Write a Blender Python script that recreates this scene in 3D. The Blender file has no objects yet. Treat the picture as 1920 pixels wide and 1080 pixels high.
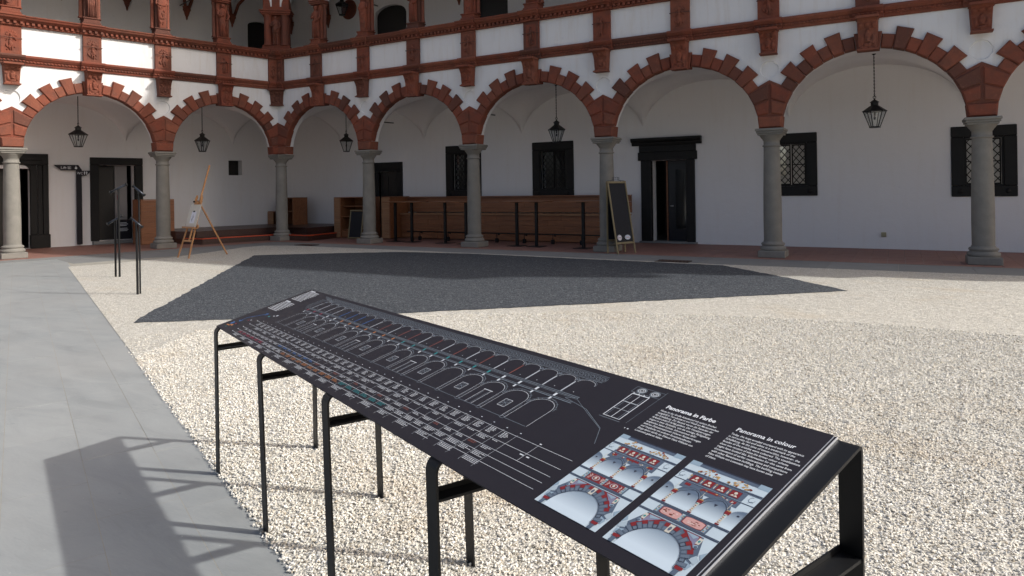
import bpy, bmesh, math, random
from math import sin, cos, pi, sqrt, radians, atan2, hypot
from mathutils import Vector, Matrix
import numpy as np
random.seed(7)
SC = bpy.context.scene
COL = SC.collection

# ------------------------------------------------------------------ camera
F_PX = 1280.0; ROLL = -0.0149; SHIFT_PX = -185.36
CAM = Vector((18.011, -16.031, 1.6))
VIEW = Vector((-0.4923, 0.8704, 0.0)).normalized()
RIGHT0 = Vector((0.8704, 0.4923, 0.0)).normalized()
UP0 = Vector((0, 0, 1))
cr, sr = cos(ROLL), sin(ROLL)
RIGHT = RIGHT0 * cr + UP0 * sr
UP = UP0 * cr - RIGHT0 * sr
cam_d = bpy.data.cameras.new('camera'); cam = bpy.data.objects.new('camera', cam_d)
COL.objects.link(cam)
m = Matrix.Identity(4)
for i in range(3):
    m[i][0] = RIGHT[i]; m[i][1] = UP[i]; m[i][2] = -VIEW[i]; m[i][3] = CAM[i]
cam.matrix_world = m
cam_d.sensor_width = 36.0; cam_d.lens = 36.0 * F_PX / 1920.0
cam_d.shift_y = SHIFT_PX / 1920.0
cam_d.clip_start = 0.05; cam_d.clip_end = 600
SC.camera = cam

# ------------------------------------------------------------------ light
SUNV = Vector((1.325, 0.455, 1.0)).normalized()
sun_el = math.asin(SUNV.z); sun_rot = atan2(SUNV.x, SUNV.y)
w = bpy.data.worlds.new('World'); SC.world = w; w.use_nodes = True
nt = w.node_tree; nt.nodes.clear()
sky = nt.nodes.new('ShaderNodeTexSky'); sky.sky_type = 'NISHITA'; sky.sun_disc = False
sky.sun_elevation = sun_el; sky.sun_rotation = sun_rot; sky.dust_density = 5.0; sky.air_density = .8; sky.ozone_density = .4
bgn = nt.nodes.new('ShaderNodeBackground'); bgn.inputs['Strength'].default_value = 0.15
wo = nt.nodes.new('ShaderNodeOutputWorld')
nt.links.new(sky.outputs[0], bgn.inputs[0]); nt.links.new(bgn.outputs[0], wo.inputs[0])
sl = bpy.data.lights.new('sun', 'SUN'); sl.energy = 3.5; sl.angle = radians(0.9); sl.color = (1.0, 0.975, 0.935)
sun = bpy.data.objects.new('sun', sl); COL.objects.link(sun)
sun.rotation_euler = SUNV.to_track_quat('Z', 'Y').to_euler(); sun.location = (30, 0, 30)
SC.view_settings.view_transform = 'Standard'; SC.view_settings.look = 'None'
SC.view_settings.exposure = 0.2; SC.view_settings.gamma = 1.0
SC.view_settings.use_curve_mapping = False
SC.cycles.max_bounces = 10; SC.cycles.diffuse_bounces = 6

# ------------------------------------------------------------------ materials
def srgb(r, g, b):
    def f(c):
        c /= 255.0
        return c / 12.92 if c <= 0.04045 else ((c + 0.055) / 1.055) ** 2.4
    return (f(r), f(g), f(b), 1)

class NT:
    def __init__(s, name):
        s.m = bpy.data.materials.new(name); s.m.use_nodes = True
        s.t = s.m.node_tree; s.t.nodes.clear()
        s.out = s.t.nodes.new('ShaderNodeOutputMaterial')
        s.b = s.t.nodes.new('ShaderNodeBsdfPrincipled')
        s.t.links.new(s.b.outputs[0], s.out.inputs[0])
    def n(s, typ, **kw):
        nd = s.t.nodes.new(typ)
        for k, v in kw.items():
            if k.startswith('i_'):
                key = k[2:]
                key = int(key) if key.isdigit() else key.replace('_', ' ')
                nd.inputs[key].default_value = v
            else: setattr(nd, k, v)
        return nd
    def l(s, a, b): s.t.links.new(a, b)
    def pos(s, world=True):
        if world: return s.n('ShaderNodeNewGeometry').outputs['Position']
        return s.n('ShaderNodeTexCoord').outputs['Object']
    def noise(s, vec, scale, detail=4, rough=.55, dist=0):
        nd = s.n('ShaderNodeTexNoise', i_Scale=scale, i_Detail=detail, i_Roughness=rough, i_Distortion=dist)
        s.l(vec, nd.inputs['Vector']); return nd.outputs['Fac']
    def ramp(s, fac, stops, interp='LINEAR'):
        nd = s.n('ShaderNodeValToRGB'); cr = nd.color_ramp; cr.interpolation = interp
        while len(cr.elements) < len(stops): cr.elements.new(0.5)
        for e, (p, c) in zip(cr.elements, stops):
            e.position = p; e.color = c if len(c) == 4 else (*c, 1)
        s.l(fac, nd.inputs[0]); return nd.outputs[0]
    def mix(s, fac, a, b, mode='MIX'):
        nd = s.n('ShaderNodeMix', data_type='RGBA', blend_type=mode)
        for idx, v in ((0, fac), (6, a), (7, b)):
            if isinstance(v, (int, float)): nd.inputs[idx].default_value = v
            elif isinstance(v, tuple): nd.inputs[idx].default_value = v
            else: s.l(v, nd.inputs[idx])
        return nd.outputs[2]
    def math(s, op, a, b=0.0, c=0.0):
        nd = s.n('ShaderNodeMath', operation=op)
        for i, v in enumerate((a, b, c)):
            if isinstance(v, (int, float)): nd.inputs[i].default_value = v
            else: s.l(v, nd.inputs[i])
        return nd.outputs[0]
    def scale(s, vec, v):
        nd = s.n('ShaderNodeVectorMath', operation='MULTIPLY'); s.l(vec, nd.inputs[0]); nd.inputs[1].default_value = v
        return nd.outputs[0]
    def bump(s, h, strength=.3, dist=.01, prev=None):
        nd = s.n('ShaderNodeBump', i_Strength=strength, i_Distance=dist); s.l(h, nd.inputs['Height'])
        if prev is not None: s.l(prev, nd.inputs['Normal'])
        return nd.outputs[0]
    def fin(s, col=None, rough=None, nrm=None, metal=0, spec=None):
        if col is not None:
            if isinstance(col, tuple): s.b.inputs['Base Color'].default_value = col if len(col) == 4 else (*col, 1)
            else: s.l(col, s.b.inputs['Base Color'])
        if rough is not None:
            if isinstance(rough, (int, float)): s.b.inputs['Roughness'].default_value = rough
            else: s.l(rough, s.b.inputs['Roughness'])
        if nrm is not None: s.l(nrm, s.b.inputs['Normal'])
        s.b.inputs['Metallic'].default_value = metal
        if spec is not None: s.b.inputs['Specular IOR Level'].default_value = spec
        return s.m

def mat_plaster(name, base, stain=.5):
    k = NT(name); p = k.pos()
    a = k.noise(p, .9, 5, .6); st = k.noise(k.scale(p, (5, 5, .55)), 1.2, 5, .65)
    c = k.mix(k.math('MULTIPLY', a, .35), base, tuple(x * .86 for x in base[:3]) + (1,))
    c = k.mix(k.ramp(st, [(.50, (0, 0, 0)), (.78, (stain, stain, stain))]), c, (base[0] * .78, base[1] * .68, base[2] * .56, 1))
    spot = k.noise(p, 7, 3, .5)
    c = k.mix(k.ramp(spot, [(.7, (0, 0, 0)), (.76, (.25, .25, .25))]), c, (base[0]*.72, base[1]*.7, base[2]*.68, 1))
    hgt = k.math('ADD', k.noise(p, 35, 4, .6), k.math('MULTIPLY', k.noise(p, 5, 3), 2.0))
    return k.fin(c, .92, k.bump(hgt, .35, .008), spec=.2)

def mat_terracotta(name, hue=1.0):
    k = NT(name); p = k.pos(); oi = k.n('ShaderNodeObjectInfo')
    r = oi.outputs['Random']
    c = k.ramp(r, [(0, (.19, .058, .035)), (.22, (.225, .068, .040)), (.45, (.20, .056, .034)), (.65, (.235, .080, .048)), (.85, (.16, .056, .037)), (1, (.11, .048, .035))])
    n1 = k.noise(p, 4.5, 6, .65)
    c = k.mix(k.ramp(n1, [(.42, (0, 0, 0)), (.72, (.75, .75, .75))]), c, (.115, .052, .038, 1))
    n2 = k.noise(p, 14, 5, .6)
    c = k.mix(k.ramp(n2, [(.58, (0, 0, 0)), (.78, (.45, .45, .45))]), c, (.33, .14, .085, 1))
    n3 = k.noise(k.scale(p, (3, 3, .7)), 2.6, 5, .7)
    c = k.mix(k.ramp(n3, [(.6, (0, 0, 0)), (.75, (.55, .55, .55))]), c, (.085, .055, .042, 1))
    h = k.math('ADD', k.noise(p, 60, 5, .7), k.math('MULTIPLY', k.noise(p, 14, 4), 1.5))
    return k.fin(c, .85, k.bump(h, .5, .008), spec=.25)

def mat_stone(name, base, var=.25, sc=3, bump=.4, rough=.85, rnd=.15, spec=.3):
    k = NT(name); p = k.pos(); r = k.n('ShaderNodeObjectInfo').outputs['Random']
    n1 = k.noise(p, sc, 6, .62); n2 = k.noise(p, sc * 9, 4, .6)
    dk = tuple(x * (1 - var) for x in base[:3]) + (1,); lt = tuple(min(1, x * (1 + var)) for x in base[:3]) + (1,)
    c = k.mix(n1, dk, lt); c = k.mix(k.math('MULTIPLY', n2, .3), c, dk)
    c = k.mix(k.math('MULTIPLY', r, rnd), c, tuple(x * .6 for x in base[:3]) + (1,))
    return k.fin(c, rough, k.bump(k.math('ADD', n2, k.noise(p, sc * 25, 3)), bump, .005), spec=spec)

def mat_slate(name):
    k = NT(name); p = k.pos(); r = k.n('ShaderNodeObjectInfo').outputs['Random']
    q = k.n('ShaderNodeMapping'); q.inputs['Rotation'].default_value = (0, 0, .43); q.inputs['Scale'].default_value = (1.0, 3.2, 1.0); k.l(p, q.inputs['Vector'])
    a = k.noise(q.outputs[0], 1.7, 7, .68, .8); b = k.noise(p, .55, 4, .6); f = k.noise(q.outputs[0], 26, 5, .7)
    c = k.ramp(a, [(.25, (.20, .217, .220)), (.5, (.285, .304, .306)), (.78, (.355, .373, .37))])
    c = k.mix(k.ramp(b, [(.35, (0, 0, 0)), (.7, (.55, .55, .55))]), c, (.345, .345, .33, 1))
    c = k.mix(k.math('MULTIPLY', f, .28), c, (.20, .215, .22, 1))
    c = k.mix(k.math('MULTIPLY', r, .22), c, (.21, .225, .23, 1))
    st = k.noise(q.outputs[0], 5.5, 3, .5)
    c = k.mix(k.ramp(st, [(.69, (0, 0, 0)), (.74, (.35, .35, .35))]), c, (.17, .18, .185, 1))
    fl = k.noise(p, 38, 2, .5); c = k.mix(k.ramp(fl, [(.74, (0, 0, 0)), (.78, (.5, .5, .5))]), c, (.48, .48, .46, 1))
    return k.fin(c, k.math('MULTIPLY_ADD', a, .25, .45), k.bump(k.math('ADD', f, k.math('MULTIPLY', a, 2.0)), .25, .004), spec=.4)

def mat_wood(name, base, dark, sc=1.0, rough=.5, along='X'):
    k = NT(name); p = k.pos(False); r = k.n('ShaderNodeObjectInfo').outputs['Random']
    off = k.n('ShaderNodeVectorMath', operation='ADD')
    cmb = k.n('ShaderNodeCombineXYZ'); k.l(k.math('MULTIPLY', r, 37.0), cmb.inputs[0]); k.l(k.math('MULTIPLY', r, 19.0), cmb.inputs[2])
    k.l(p, off.inputs[0]); k.l(cmb.outputs[0], off.inputs[1])
    s = {'X': (1.2, 22, 22), 'Y': (22, 1.2, 22), 'Z': (22, 22, 1.2)}[along]
    g1 = k.noise(k.scale(off.outputs[0], s), sc, 5, .6, .6)
    c = k.mix(k.ramp(g1, [(.3, (0, 0, 0)), (.7, (1, 1, 1))]), dark, base)
    c = k.mix(k.math('MULTIPLY', r, .45), c, tuple(x * .55 for x in base[:3]) + (1,))
    return k.fin(c, rough, k.bump(g1, .15, .003))

def mat_plain(name, col, rough=.5, metal=0, spec=None, bumpy=0):
    k = NT(name); p = k.pos(False)
    n1 = k.noise(p, 9, 4, .6)
    c = k.mix(k.math('MULTIPLY', n1, .35), col if len(col) == 4 else (*col, 1), tuple(x * .72 for x in col[:3]) + (1,))
    rr = k.math('MULTIPLY_ADD', n1, .12, rough - .06)
    return k.fin(c, rr, k.bump(n1, bumpy, .003) if bumpy else None, metal, spec)

def mat_print(name, col, rough=.5):
    return mat_plain(name, col, .55, 0, .2)

def mat_gravel(name, stops, cell=75.0, bump=.9, large=None, gaps=.75):
    k = NT(name); p = k.pos()
    wv = k.n('ShaderNodeVectorMath', operation='ADD')
    nz = k.n('ShaderNodeTexNoise', i_Scale=50.0, i_Detail=2.0); k.l(p, nz.inputs['Vector'])
    k.l(p, wv.inputs[0]); k.l(k.scale(nz.outputs['Color'], (.012, .012, .012)), wv.inputs[1])
    v = k.n('ShaderNodeTexVoronoi', i_Scale=cell); k.l(wv.outputs[0], v.inputs['Vector'])
    v2 = k.n('ShaderNodeTexVoronoi', i_Scale=cell * .38); k.l(wv.outputs[0], v2.inputs['Vector'])
    sep = k.n('ShaderNodeSeparateColor'); k.l(v.outputs['Color'], sep.inputs[0])
    sep2 = k.n('ShaderNodeSeparateColor'); k.l(v2.outputs['Color'], sep2.inputs[0])
    c = k.ramp(sep.outputs[0], stops)
    c = k.mix(k.math('MULTIPLY', sep2.outputs[1], .38), c, tuple(x * .5 for x in stops[1][1][:3]) + (1,))
    gap = k.ramp(v.outputs['Distance'], [(.30, (0, 0, 0)), (.75, (gaps, gaps, gaps))])
    c = k.mix(gap, c, tuple(x * .22 for x in stops[1][1][:3]) + (1,))
    if large:
        ln = k.noise(k.scale(p, (.55, 1.0, 1)), .95, 6, .68)
        c = k.mix(k.ramp(ln, [(.56, (0, 0, 0)), (.70, (.42, .42, .42))]), c, large)
        l2 = k.noise(p, 4.0, 5, .7)
        c = k.mix(k.ramp(l2, [(.6, (0, 0, 0)), (.85, (.4, .4, .4))]), c, tuple(x * .6 for x in large[:3]) + (1,))
        # sparse dark specks: leaves, soil
        v3 = k.n('ShaderNodeTexVoronoi', i_Scale=6.5); k.l(wv.outputs[0], v3.inputs['Vector'])
        sp = k.n('ShaderNodeSeparateColor'); k.l(v3.outputs['Color'], sp.inputs[0])
        fleck = k.math('MULTIPLY', k.math('LESS_THAN', v3.outputs['Distance'], .09), k.math('GREATER_THAN', sp.outputs[2], .72))
        c = k.mix(k.math('MULTIPLY', fleck, .6), c, (.10, .07, .045, 1))
    hh = k.math('ADD', k.math('MULTIPLY', v.outputs['Distance'], -1.0), k.math('MULTIPLY', sep.outputs[1], .7))
    hh = k.math('ADD', hh, k.math('MULTIPLY', v2.outputs['Distance'], -.8))
    big = k.noise(p, 5.0, 3, .6)
    n = k.bump(hh, bump, .012); n = k.bump(big, .5, .05, n)
    return k.fin(c, .9, n, spec=.25)

M = {}
M['plaster'] = mat_plaster('white_plaster', (.745, .745, .74, 1), .42)
M['plaster_in'] = mat_plaster('white_plaster_inside', (.80, .79, .785, 1), .14)
M['terra'] = mat_terracotta('terracotta')
M['column'] = mat_stone('grey_sandstone', (.235, .222, .195, 1), .36, 4, .6, .85, .2)
M['blackstone'] = mat_stone('black_stone', (.0115, .0112, .011, 1), .5, 6, .5, .6, .2)
M['slab'] = mat_slate('slate_slab')
M['kerb'] = mat_stone('kerb_stone', (.235, .24, .235, 1), .22, 2.5, .35, .7, .3)
M['joint'] = mat_stone('joint_mortar', (.16, .15, .135, 1), .3, 8, .6)
M['joint_light'] = mat_stone('sand_joint', (.36, .345, .30, 1), .3, 8, .6)
M['tile'] = mat_stone('terracotta_tile', (.275, .145, .115, 1), .22, 3, .3, .6, .35)
M['bench'] = mat_wood('oak_board', (.33, .135, .056, 1), (.17, .06, .025, 1), 1.0, .45)
M['bench_light'] = mat_wood('oak_board_light', (.40, .215, .11, 1), (.25, .12, .055, 1), 1.0, .5)
M['deck'] = mat_wood('dark_deck_board', (.075, .032, .024, 1), (.04, .016, .013, 1), 1.0, .4)
M['redstrip'] = mat_plain('red_edge_strip', (.55, .065, .02, 1), .4)
M['easelwood'] = mat_wood('beech_wood', (.52, .27, .115, 1), (.40, .18, .07, 1), 1.0, .4, 'Z')
M['pine'] = mat_wood('pine_frame', (.26, .21, .115, 1), (.19, .15, .08, 1), 1.0, .5, 'Z')
M['blackmetal'] = mat_plain('black_powder_coat', (.0065, .007, .008, 1), .45, 0, .28, .05)
M['ironblack'] = mat_plain('lantern_black_iron', (.01, .009, .009, 1), .5, 0, .4)
M['panel'] = mat_plain('black_print_panel', (.018, .0165, .022, 1), .55, 0, .22, .02)
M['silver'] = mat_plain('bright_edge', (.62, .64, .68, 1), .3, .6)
M['chalk'] = mat_plain('chalkboard', (.012, .014, .02, 1), .55, 0, .3)
M['tubegrey'] = mat_plain('dark_grey_metal', (.03, .037, .05, 1), .35, .3)
M['canvas'] = mat_plain('cream_drawing_board', (.62, .58, .50, 1), .8)
M['paper'] = mat_plain('white_paper', (.74, .74, .80, 1), .8)
M['beige'] = mat_plain('beige_plastic', (.40, .36, .22, 1), .5)
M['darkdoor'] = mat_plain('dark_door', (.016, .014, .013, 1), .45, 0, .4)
M['dark_blue_door'] = mat_plain('glazed_door_leaf', (.012, .014, .02, 1), .25, 0, .5)
M['white'] = mat_print('print_white', (.60, .64, .68, 1))
M['whitetext'] = mat_print('print_text_white', (.74, .77, .80, 1))
M['tabletext'] = mat_print('print_table_text', (.58, .61, .64, 1))
M['pgrey'] = mat_print('print_grey', (.20, .24, .28, 1))
M['pblue'] = mat_print('print_blue', (.045, .16, .42, 1))
M['porange'] = mat_print('print_orange', (.42, .17, .06, 1))
M['pteal'] = mat_print('print_teal', (.03, .22, .24, 1))
M['pred'] = mat_print('print_red', (.32, .03, .07, 1))
M['prust'] = mat_print('print_rust', (.22, .075, .06, 1))
M['im_sky'] = mat_print('picture_pale_blue', (.45, .54, .60, 1))
M['im_blue2'] = mat_print('picture_mid_blue', (.25, .34, .42, 1))
M['im_slate'] = mat_print('picture_slate', (.085, .115, .165, 1))
M['im_dark'] = mat_print('picture_dark', (.03, .035, .055, 1))
M['im_red'] = mat_print('picture_red', (.19, .022, .026, 1))
M['im_pink'] = mat_print('picture_pink', (.52, .30, .28, 1))
M['im_gold'] = mat_print('picture_gold', (.42, .26, .10, 1))
M['im_cream'] = mat_print('picture_cream', (.52, .50, .44, 1))
M['roof'] = mat_stone('roof_tile_red', (.28, .12, .08, 1), .3, 3, .5)
M['rust'] = mat_plain('rusty_iron', (.05, .025, .018, 1), .7)

def glass_mat():
    k = NT('lantern_glass'); k.b.inputs['Transmission Weight'].default_value = 1.0
    k.b.inputs['IOR'].default_value = 1.45
    p = k.pos(False); n1 = k.noise(p, 6, 3)
    k.l(k.mix(n1, (.93, .95, .95, 1), (.80, .83, .84, 1)), k.b.inputs['Base Color'])
    k.b.inputs['Roughness'].default_value = .05
    return k.m
M['glass'] = glass_mat()

def gradient_print(name, c0, c1, lo, hi):   # printed gradient, object space y
    k = NT(name); p = k.pos(False); s = k.n('ShaderNodeSeparateXYZ'); k.l(p, s.inputs[0])
    mr = k.n('ShaderNodeMapRange'); mr.inputs[1].default_value = lo; mr.inputs[2].default_value = hi
    k.l(s.outputs[1], mr.inputs[0])
    return k.fin(k.mix(mr.outputs[0], c0, c1), .5, spec=.35)

CREAM = [(0, (.44, .40, .33)), (.2, (.63, .60, .52)), (.45, (.76, .745, .675)), (.7, (.69, .665, .595)), (.88, (.52, .50, .445)), (1, (.88, .875, .84))]
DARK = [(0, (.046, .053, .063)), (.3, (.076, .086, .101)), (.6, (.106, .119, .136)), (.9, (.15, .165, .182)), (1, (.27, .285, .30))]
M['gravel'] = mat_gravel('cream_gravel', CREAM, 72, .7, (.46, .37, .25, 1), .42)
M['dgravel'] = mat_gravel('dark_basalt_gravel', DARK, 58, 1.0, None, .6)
def pebble_mat():
    k = NT('cream_pebble'); r = k.n('ShaderNodeObjectInfo').outputs['Random']; p = k.pos()
    c = k.ramp(r, [(0, (.33, .28, .205)), (.08, (.57, .525, .44)), (.3, (.77, .755, .685)), (.55, (.69, .67, .60)), (.72, (.85, .845, .80)), (.88, (.58, .565, .52)), (1, (.94, .935, .915))])
    ln = k.noise(k.scale(p, (.55, 1.0, 1)), .95, 6, .68)
    c = k.mix(k.ramp(ln, [(.56, (0, 0, 0)), (.70, (.38, .38, .38))]), c, (.42, .31, .19, 1))
    c = k.mix(k.math('MULTIPLY', k.noise(p, 160, 3), .4), c, (.40, .355, .30, 1))
    return k.fin(c, .85, k.bump(k.noise(p, 300, 2), .4, .002), spec=.3)
M['pebble'] = pebble_mat()

# ------------------------------------------------------------------ mesh builder
class MB:
    def __init__(s): s.v = []; s.f = []; s.sm = []
    def add(s, vs, fs, smooth=False, T=None):
        o = len(s.v)
        s.v += [tuple(T @ Vector(p)) if T is not None else tuple(p) for p in vs]
        s.f += [tuple(i + o for i in f) for f in fs]; s.sm += [smooth] * len(fs)
        return s
    def box(s, x0, x1, y0, y1, z0, z1, T=None):
        vs = [(x, y, z) for z in (z0, z1) for y in (y0, y1) for x in (x0, x1)]
        return s.add(vs, [(0, 2, 3, 1), (4, 5, 7, 6), (0, 1, 5, 4), (2, 6, 7, 3), (0, 4, 6, 2), (1, 3, 7, 5)], False, T)
    def bbox(s, x0, x1, y0, y1, z0, z1, c=.005, T=None):
        # chamfered box (vertical & horizontal edges) built as three nested rings
        def ring(x0, x1, y0, y1, z, cc):
            return [(x0 + cc, y0, z), (x1 - cc, y0, z), (x1, y0 + cc, z), (x1, y1 - cc, z), (x1 - cc, y1, z), (x0 + cc, y1, z), (x0, y1 - cc, z), (x0, y0 + cc, z)]
        R = [ring(x0 + c, x1 - c, y0 + c, y1 - c, z0, c * .5), ring(x0, x1, y0, y1, z0 + c, c), ring(x0, x1, y0, y1, z1 - c, c), ring(x0 + c, x1 - c, y0 + c, y1 - c, z1, c * .5)]
        vs = sum(R, []); fs = [tuple(range(7, -1, -1)), tuple(range(24, 32))]
        for k in range(3):
            for i in range(8):
                j = (i + 1) % 8; fs.append((k * 8 + i, k * 8 + j, k * 8 + 8 + j, k * 8 + 8 + i))
        return s.add(vs, fs, False, T)
    def lathe(s, prof, seg=24, c=(0, 0, 0), smooth=True, T=None, sq=None):
        vs = []
        for r, z in prof:
            for i in range(seg):
                a = 2 * pi * (i + .5) / seg
                vs.append((c[0] + r * cos(a), c[1] + r * sin(a), c[2] + z))
        fs = []
        for k in range(len(prof) - 1):
            for i in range(seg):
                j = (i + 1) % seg; fs.append((k * seg + i, k * seg + j, (k + 1) * seg + j, (k + 1) * seg + i))
        n = len(prof)
        s.add(vs, fs, smooth, T)
        s.add(vs[:seg], [tuple(range(seg - 1, -1, -1))], False, T); s.add(vs[(n - 1) * seg:], [tuple(range(seg))], False, T)
        return s
    def prism(s, poly, axis, a, b, T=None):
        # poly: 2D list; axis 'x': poly=(y,z); 'y': poly=(x,z); 'z': poly=(x,y)
        def P(p, t): return {'x': (t, p[0], p[1]), 'y': (p[0], t, p[1]), 'z': (p[0], p[1], t)}[axis]
        n = len(poly); vs = [P(p, a) for p in poly] + [P(p, b) for p in poly]
        fs = [tuple(range(n)), tuple(range(2 * n - 1, n - 1, -1))] + [(i, n + i, n + (i + 1) % n, (i + 1) % n) for i in range(n)]
        return s.add(vs, fs, False, T)
    def tube(s, path, r, seg=8, T=None, smooth=True, flat=None):
        path = [Vector(p) for p in path]; n = len(path); vs = []; rs = r if isinstance(r, (list, tuple)) else [r] * n
        up = Vector((0, 0, 1)); prevx = None
        for i, p in enumerate(path):
            d = (path[min(i + 1, n - 1)] - path[max(i - 1, 0)]).normalized()
            x = d.cross(up)
            if x.length < 1e-3: x = d.cross(Vector((0, 1, 0)))
            x.normalize()
            if prevx is not None and x.dot(prevx) < 0: x = -x
            prevx = x; y = d.cross(x)
            for k in range(seg):
                a = 2 * pi * k / seg; vs.append(p + x * (rs[i] * cos(a)) + y * (rs[i] * sin(a) * (flat or 1)))
        fs = [(i * seg + k, i * seg + (k + 1) % seg, (i + 1) * seg + (k + 1) % seg, (i + 1) * seg + k) for i in range(n - 1) for k in range(seg)]
        fs += [tuple(range(seg - 1, -1, -1)), tuple(range((n - 1) * seg, n * seg))]
        return s.add(vs, fs, smooth, T)
    def bar(s, a, b, w, t, side=None, T=None):
        # rectangular bar from a to b, width w along 'side', thickness t
        a = Vector(a); b = Vector(b); d = (b - a).normalized()
        sd = Vector(side) if side else d.cross(Vector((0, 0, 1)))
        if sd.length < 1e-3: sd = Vector((1, 0, 0))
        sd = (sd - d * sd.dot(d)).normalized(); n = d.cross(sd)
        vs = []
        for p in (a, b):
            for i, j in ((-1, -1), (1, -1), (1, 1), (-1, 1)): vs.append(p + sd * (i * w / 2) + n * (j * t / 2))
        return s.add(vs, [(3, 2, 1, 0), (4, 5, 6, 7), (0, 1, 5, 4), (1, 2, 6, 5), (2, 3, 7, 6), (3, 0, 4, 7)], False, T)
    def loft(s, rings, smooth=True, T=None):
        n = len(rings[0]); vs = [p for r in rings for p in r]
        fs = [(k * n + i, k * n + (i + 1) % n, (k + 1) * n + (i + 1) % n, (k + 1) * n + i) for k in range(len(rings) - 1) for i in range(n)]
        fs += [tuple(range(n - 1, -1, -1)), tuple(range((len(rings) - 1) * n, len(rings) * n))]
        return s.add(vs, fs, smooth, T)
    def ellipsoid(s, c, r, seg=12, rings=8, T=None):
        pr = []
        R = []
        for k in range(rings + 1):
            a = -pi / 2 + pi * k / rings; rr = max(cos(a), .02)
            R.append([(c[0] + r[0] * rr * cos(2 * pi * i / seg), c[1] + r[1] * rr * sin(2 * pi * i / seg), c[2] + r[2] * sin(a)) for i in range(seg)])
        return s.loft(R, True, T)
    def mesh(s, name, mat):
        me = bpy.data.meshes.new(name); me.from_pydata([tuple(v) for v in s.v], [], s.f)
        me.polygons.foreach_set('use_smooth', s.sm); me.materials.append(mat); me.update()
        return me

def fixn(me):
    bm = bmesh.new(); bm.from_mesh(me); bmesh.ops.recalc_face_normals(bm, faces=bm.faces); bm.to_mesh(me); bm.free(); me.update()
    return me

def link(o, parent=None):
    COL.objects.link(o)
    if parent is not None: o.parent = parent
    return o
def props(o, label=None, cat=None, group=None, kind=None):
    if label: o['label'] = label
    if cat: o['category'] = cat
    if group: o['group'] = group
    if kind: o['kind'] = kind
    return o
def thing(name, label, cat, loc=(0, 0, 0), rotz=0, group=None):
    o = bpy.data.objects.new(name, None); o.empty_display_size = .2; link(o)
    o.location = loc; o.rotation_euler = (0, 0, rotz); return props(o, label, cat, group)
def part(name, mb, mat, parent, loc=None, label=None, kind=None, rotz=0):
    me = mb if isinstance(mb, bpy.types.Mesh) else fixn(mb.mesh(name, mat))
    o = bpy.data.objects.new(name, me); link(o, parent)
    if loc is not None: o.location = loc
    if rotz: o.rotation_euler = (0, 0, rotz)
    return props(o, label, None, None, kind)
def struct(name, mb, mat, parent=None):
    o = part(name, mb, mat, parent)
    if parent is None: o['kind'] = 'structure'
    return o
def copy_tree(o, parent=None):
    c = o.copy(); COL.objects.link(c); c.parent = parent
    for ch in list(o.children): copy_tree(ch, c)
    return c

# L wing frame (local x runs towards the courtyard corner, local y into the building)
AL = pi / 2 - 0.2653
LX = Vector((cos(AL), sin(AL), 0)); LY = Vector((-sin(AL), cos(AL), 0))
def fromL(x, y, z=0): return LX * x + LY * y + Vector((0, 0, z))
# view directions along the ground used to place a few objects
VR = Vector((.8704, .4923, 0)); VA = Vector((-.4923, .8704, 0))

# ------------------------------------------------------------------ ground
def clip(poly, n, d):     # keep points with n.p <= d
    out = []
    for i in range(len(poly)):
        a, b = poly[i], poly[(i + 1) % len(poly)]
        da = n[0] * a[0] + n[1] * a[1] - d; db = n[0] * b[0] + n[1] * b[1] - d
        if da <= 0: out.append(a)
        if (da < 0) != (db < 0) and abs(da - db) > 1e-9:
            t = da / (da - db); out.append((a[0] + (b[0] - a[0]) * t, a[1] + (b[1] - a[1]) * t))
    return out
def sheet(name, poly, z, mat, kind='structure', parent=None):
    me = bpy.data.meshes.new(name); me.from_pydata([(x, y, z) for x, y in poly], [], [tuple(range(len(poly)))])
    me.materials.append(mat); fixn(me)
    if me.polygons[0].normal.z < 0: me.flip_normals()
    o = bpy.data.objects.new(name, me); link(o, parent)
    if parent is None: o['kind'] = kind
    return o
sheet('ground', [(-150, -150), (150, -150), (150, 150), (-150, 150)], -.06, M['joint'])
pave = sheet('pavement', [(-14, -40), (60, -40), (60, 1), (-14, 1)], -.0048, M['joint_light'])

PD = Vector((.910, -.4145)); PN = Vector((-.4145, -.910)); P0 = Vector((1.68, -7.57))
# cream gravel area: measured outline
GR = [(1.68, -7.57), (2.0, -6.8), (2.05, -5.4), (1.55, -3.6), (1.15, -2.35), (1.28, -1.75), (1.9, -1.48), (3.04, -1.42), (5, -1.47), (6.91, -1.5), (8.81, -1.55), (10.4, -1.6), (14.97, -1.82), (16.7, -1.78), (18.13, -1.75), (19.9, -1.7), (60, -1.7), (60, -40)]
e = P0 + PD * 60; GR = GR[:-1] + [(60, -25)] + [(e.x, e.y)]
GR += [(P0.x + PD.x * t, P0.y + PD.y * t) for t in (18, 12, 6)]
gravel_sheet = sheet('gravel_court', GR, .0, M['gravel'])
def wobble(poly, amp, step):
    out = []
    for i in range(len(poly)):
        a, b = Vector(poly[i]), Vector(poly[(i + 1) % len(poly)]); n = max(1, int((b - a).length / step))
        for k in range(n):
            q = a.lerp(b, k / n); out.append((q.x + random.uniform(-amp, amp), q.y + random.uniform(-amp, amp)))
    return out
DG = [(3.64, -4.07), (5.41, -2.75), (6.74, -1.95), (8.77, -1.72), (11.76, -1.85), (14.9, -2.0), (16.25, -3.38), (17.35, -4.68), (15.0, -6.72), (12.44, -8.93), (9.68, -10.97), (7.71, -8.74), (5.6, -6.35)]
sheet('dark_gravel_court', wobble(DG, .022, .12), .006, M['dgravel'])

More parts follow.
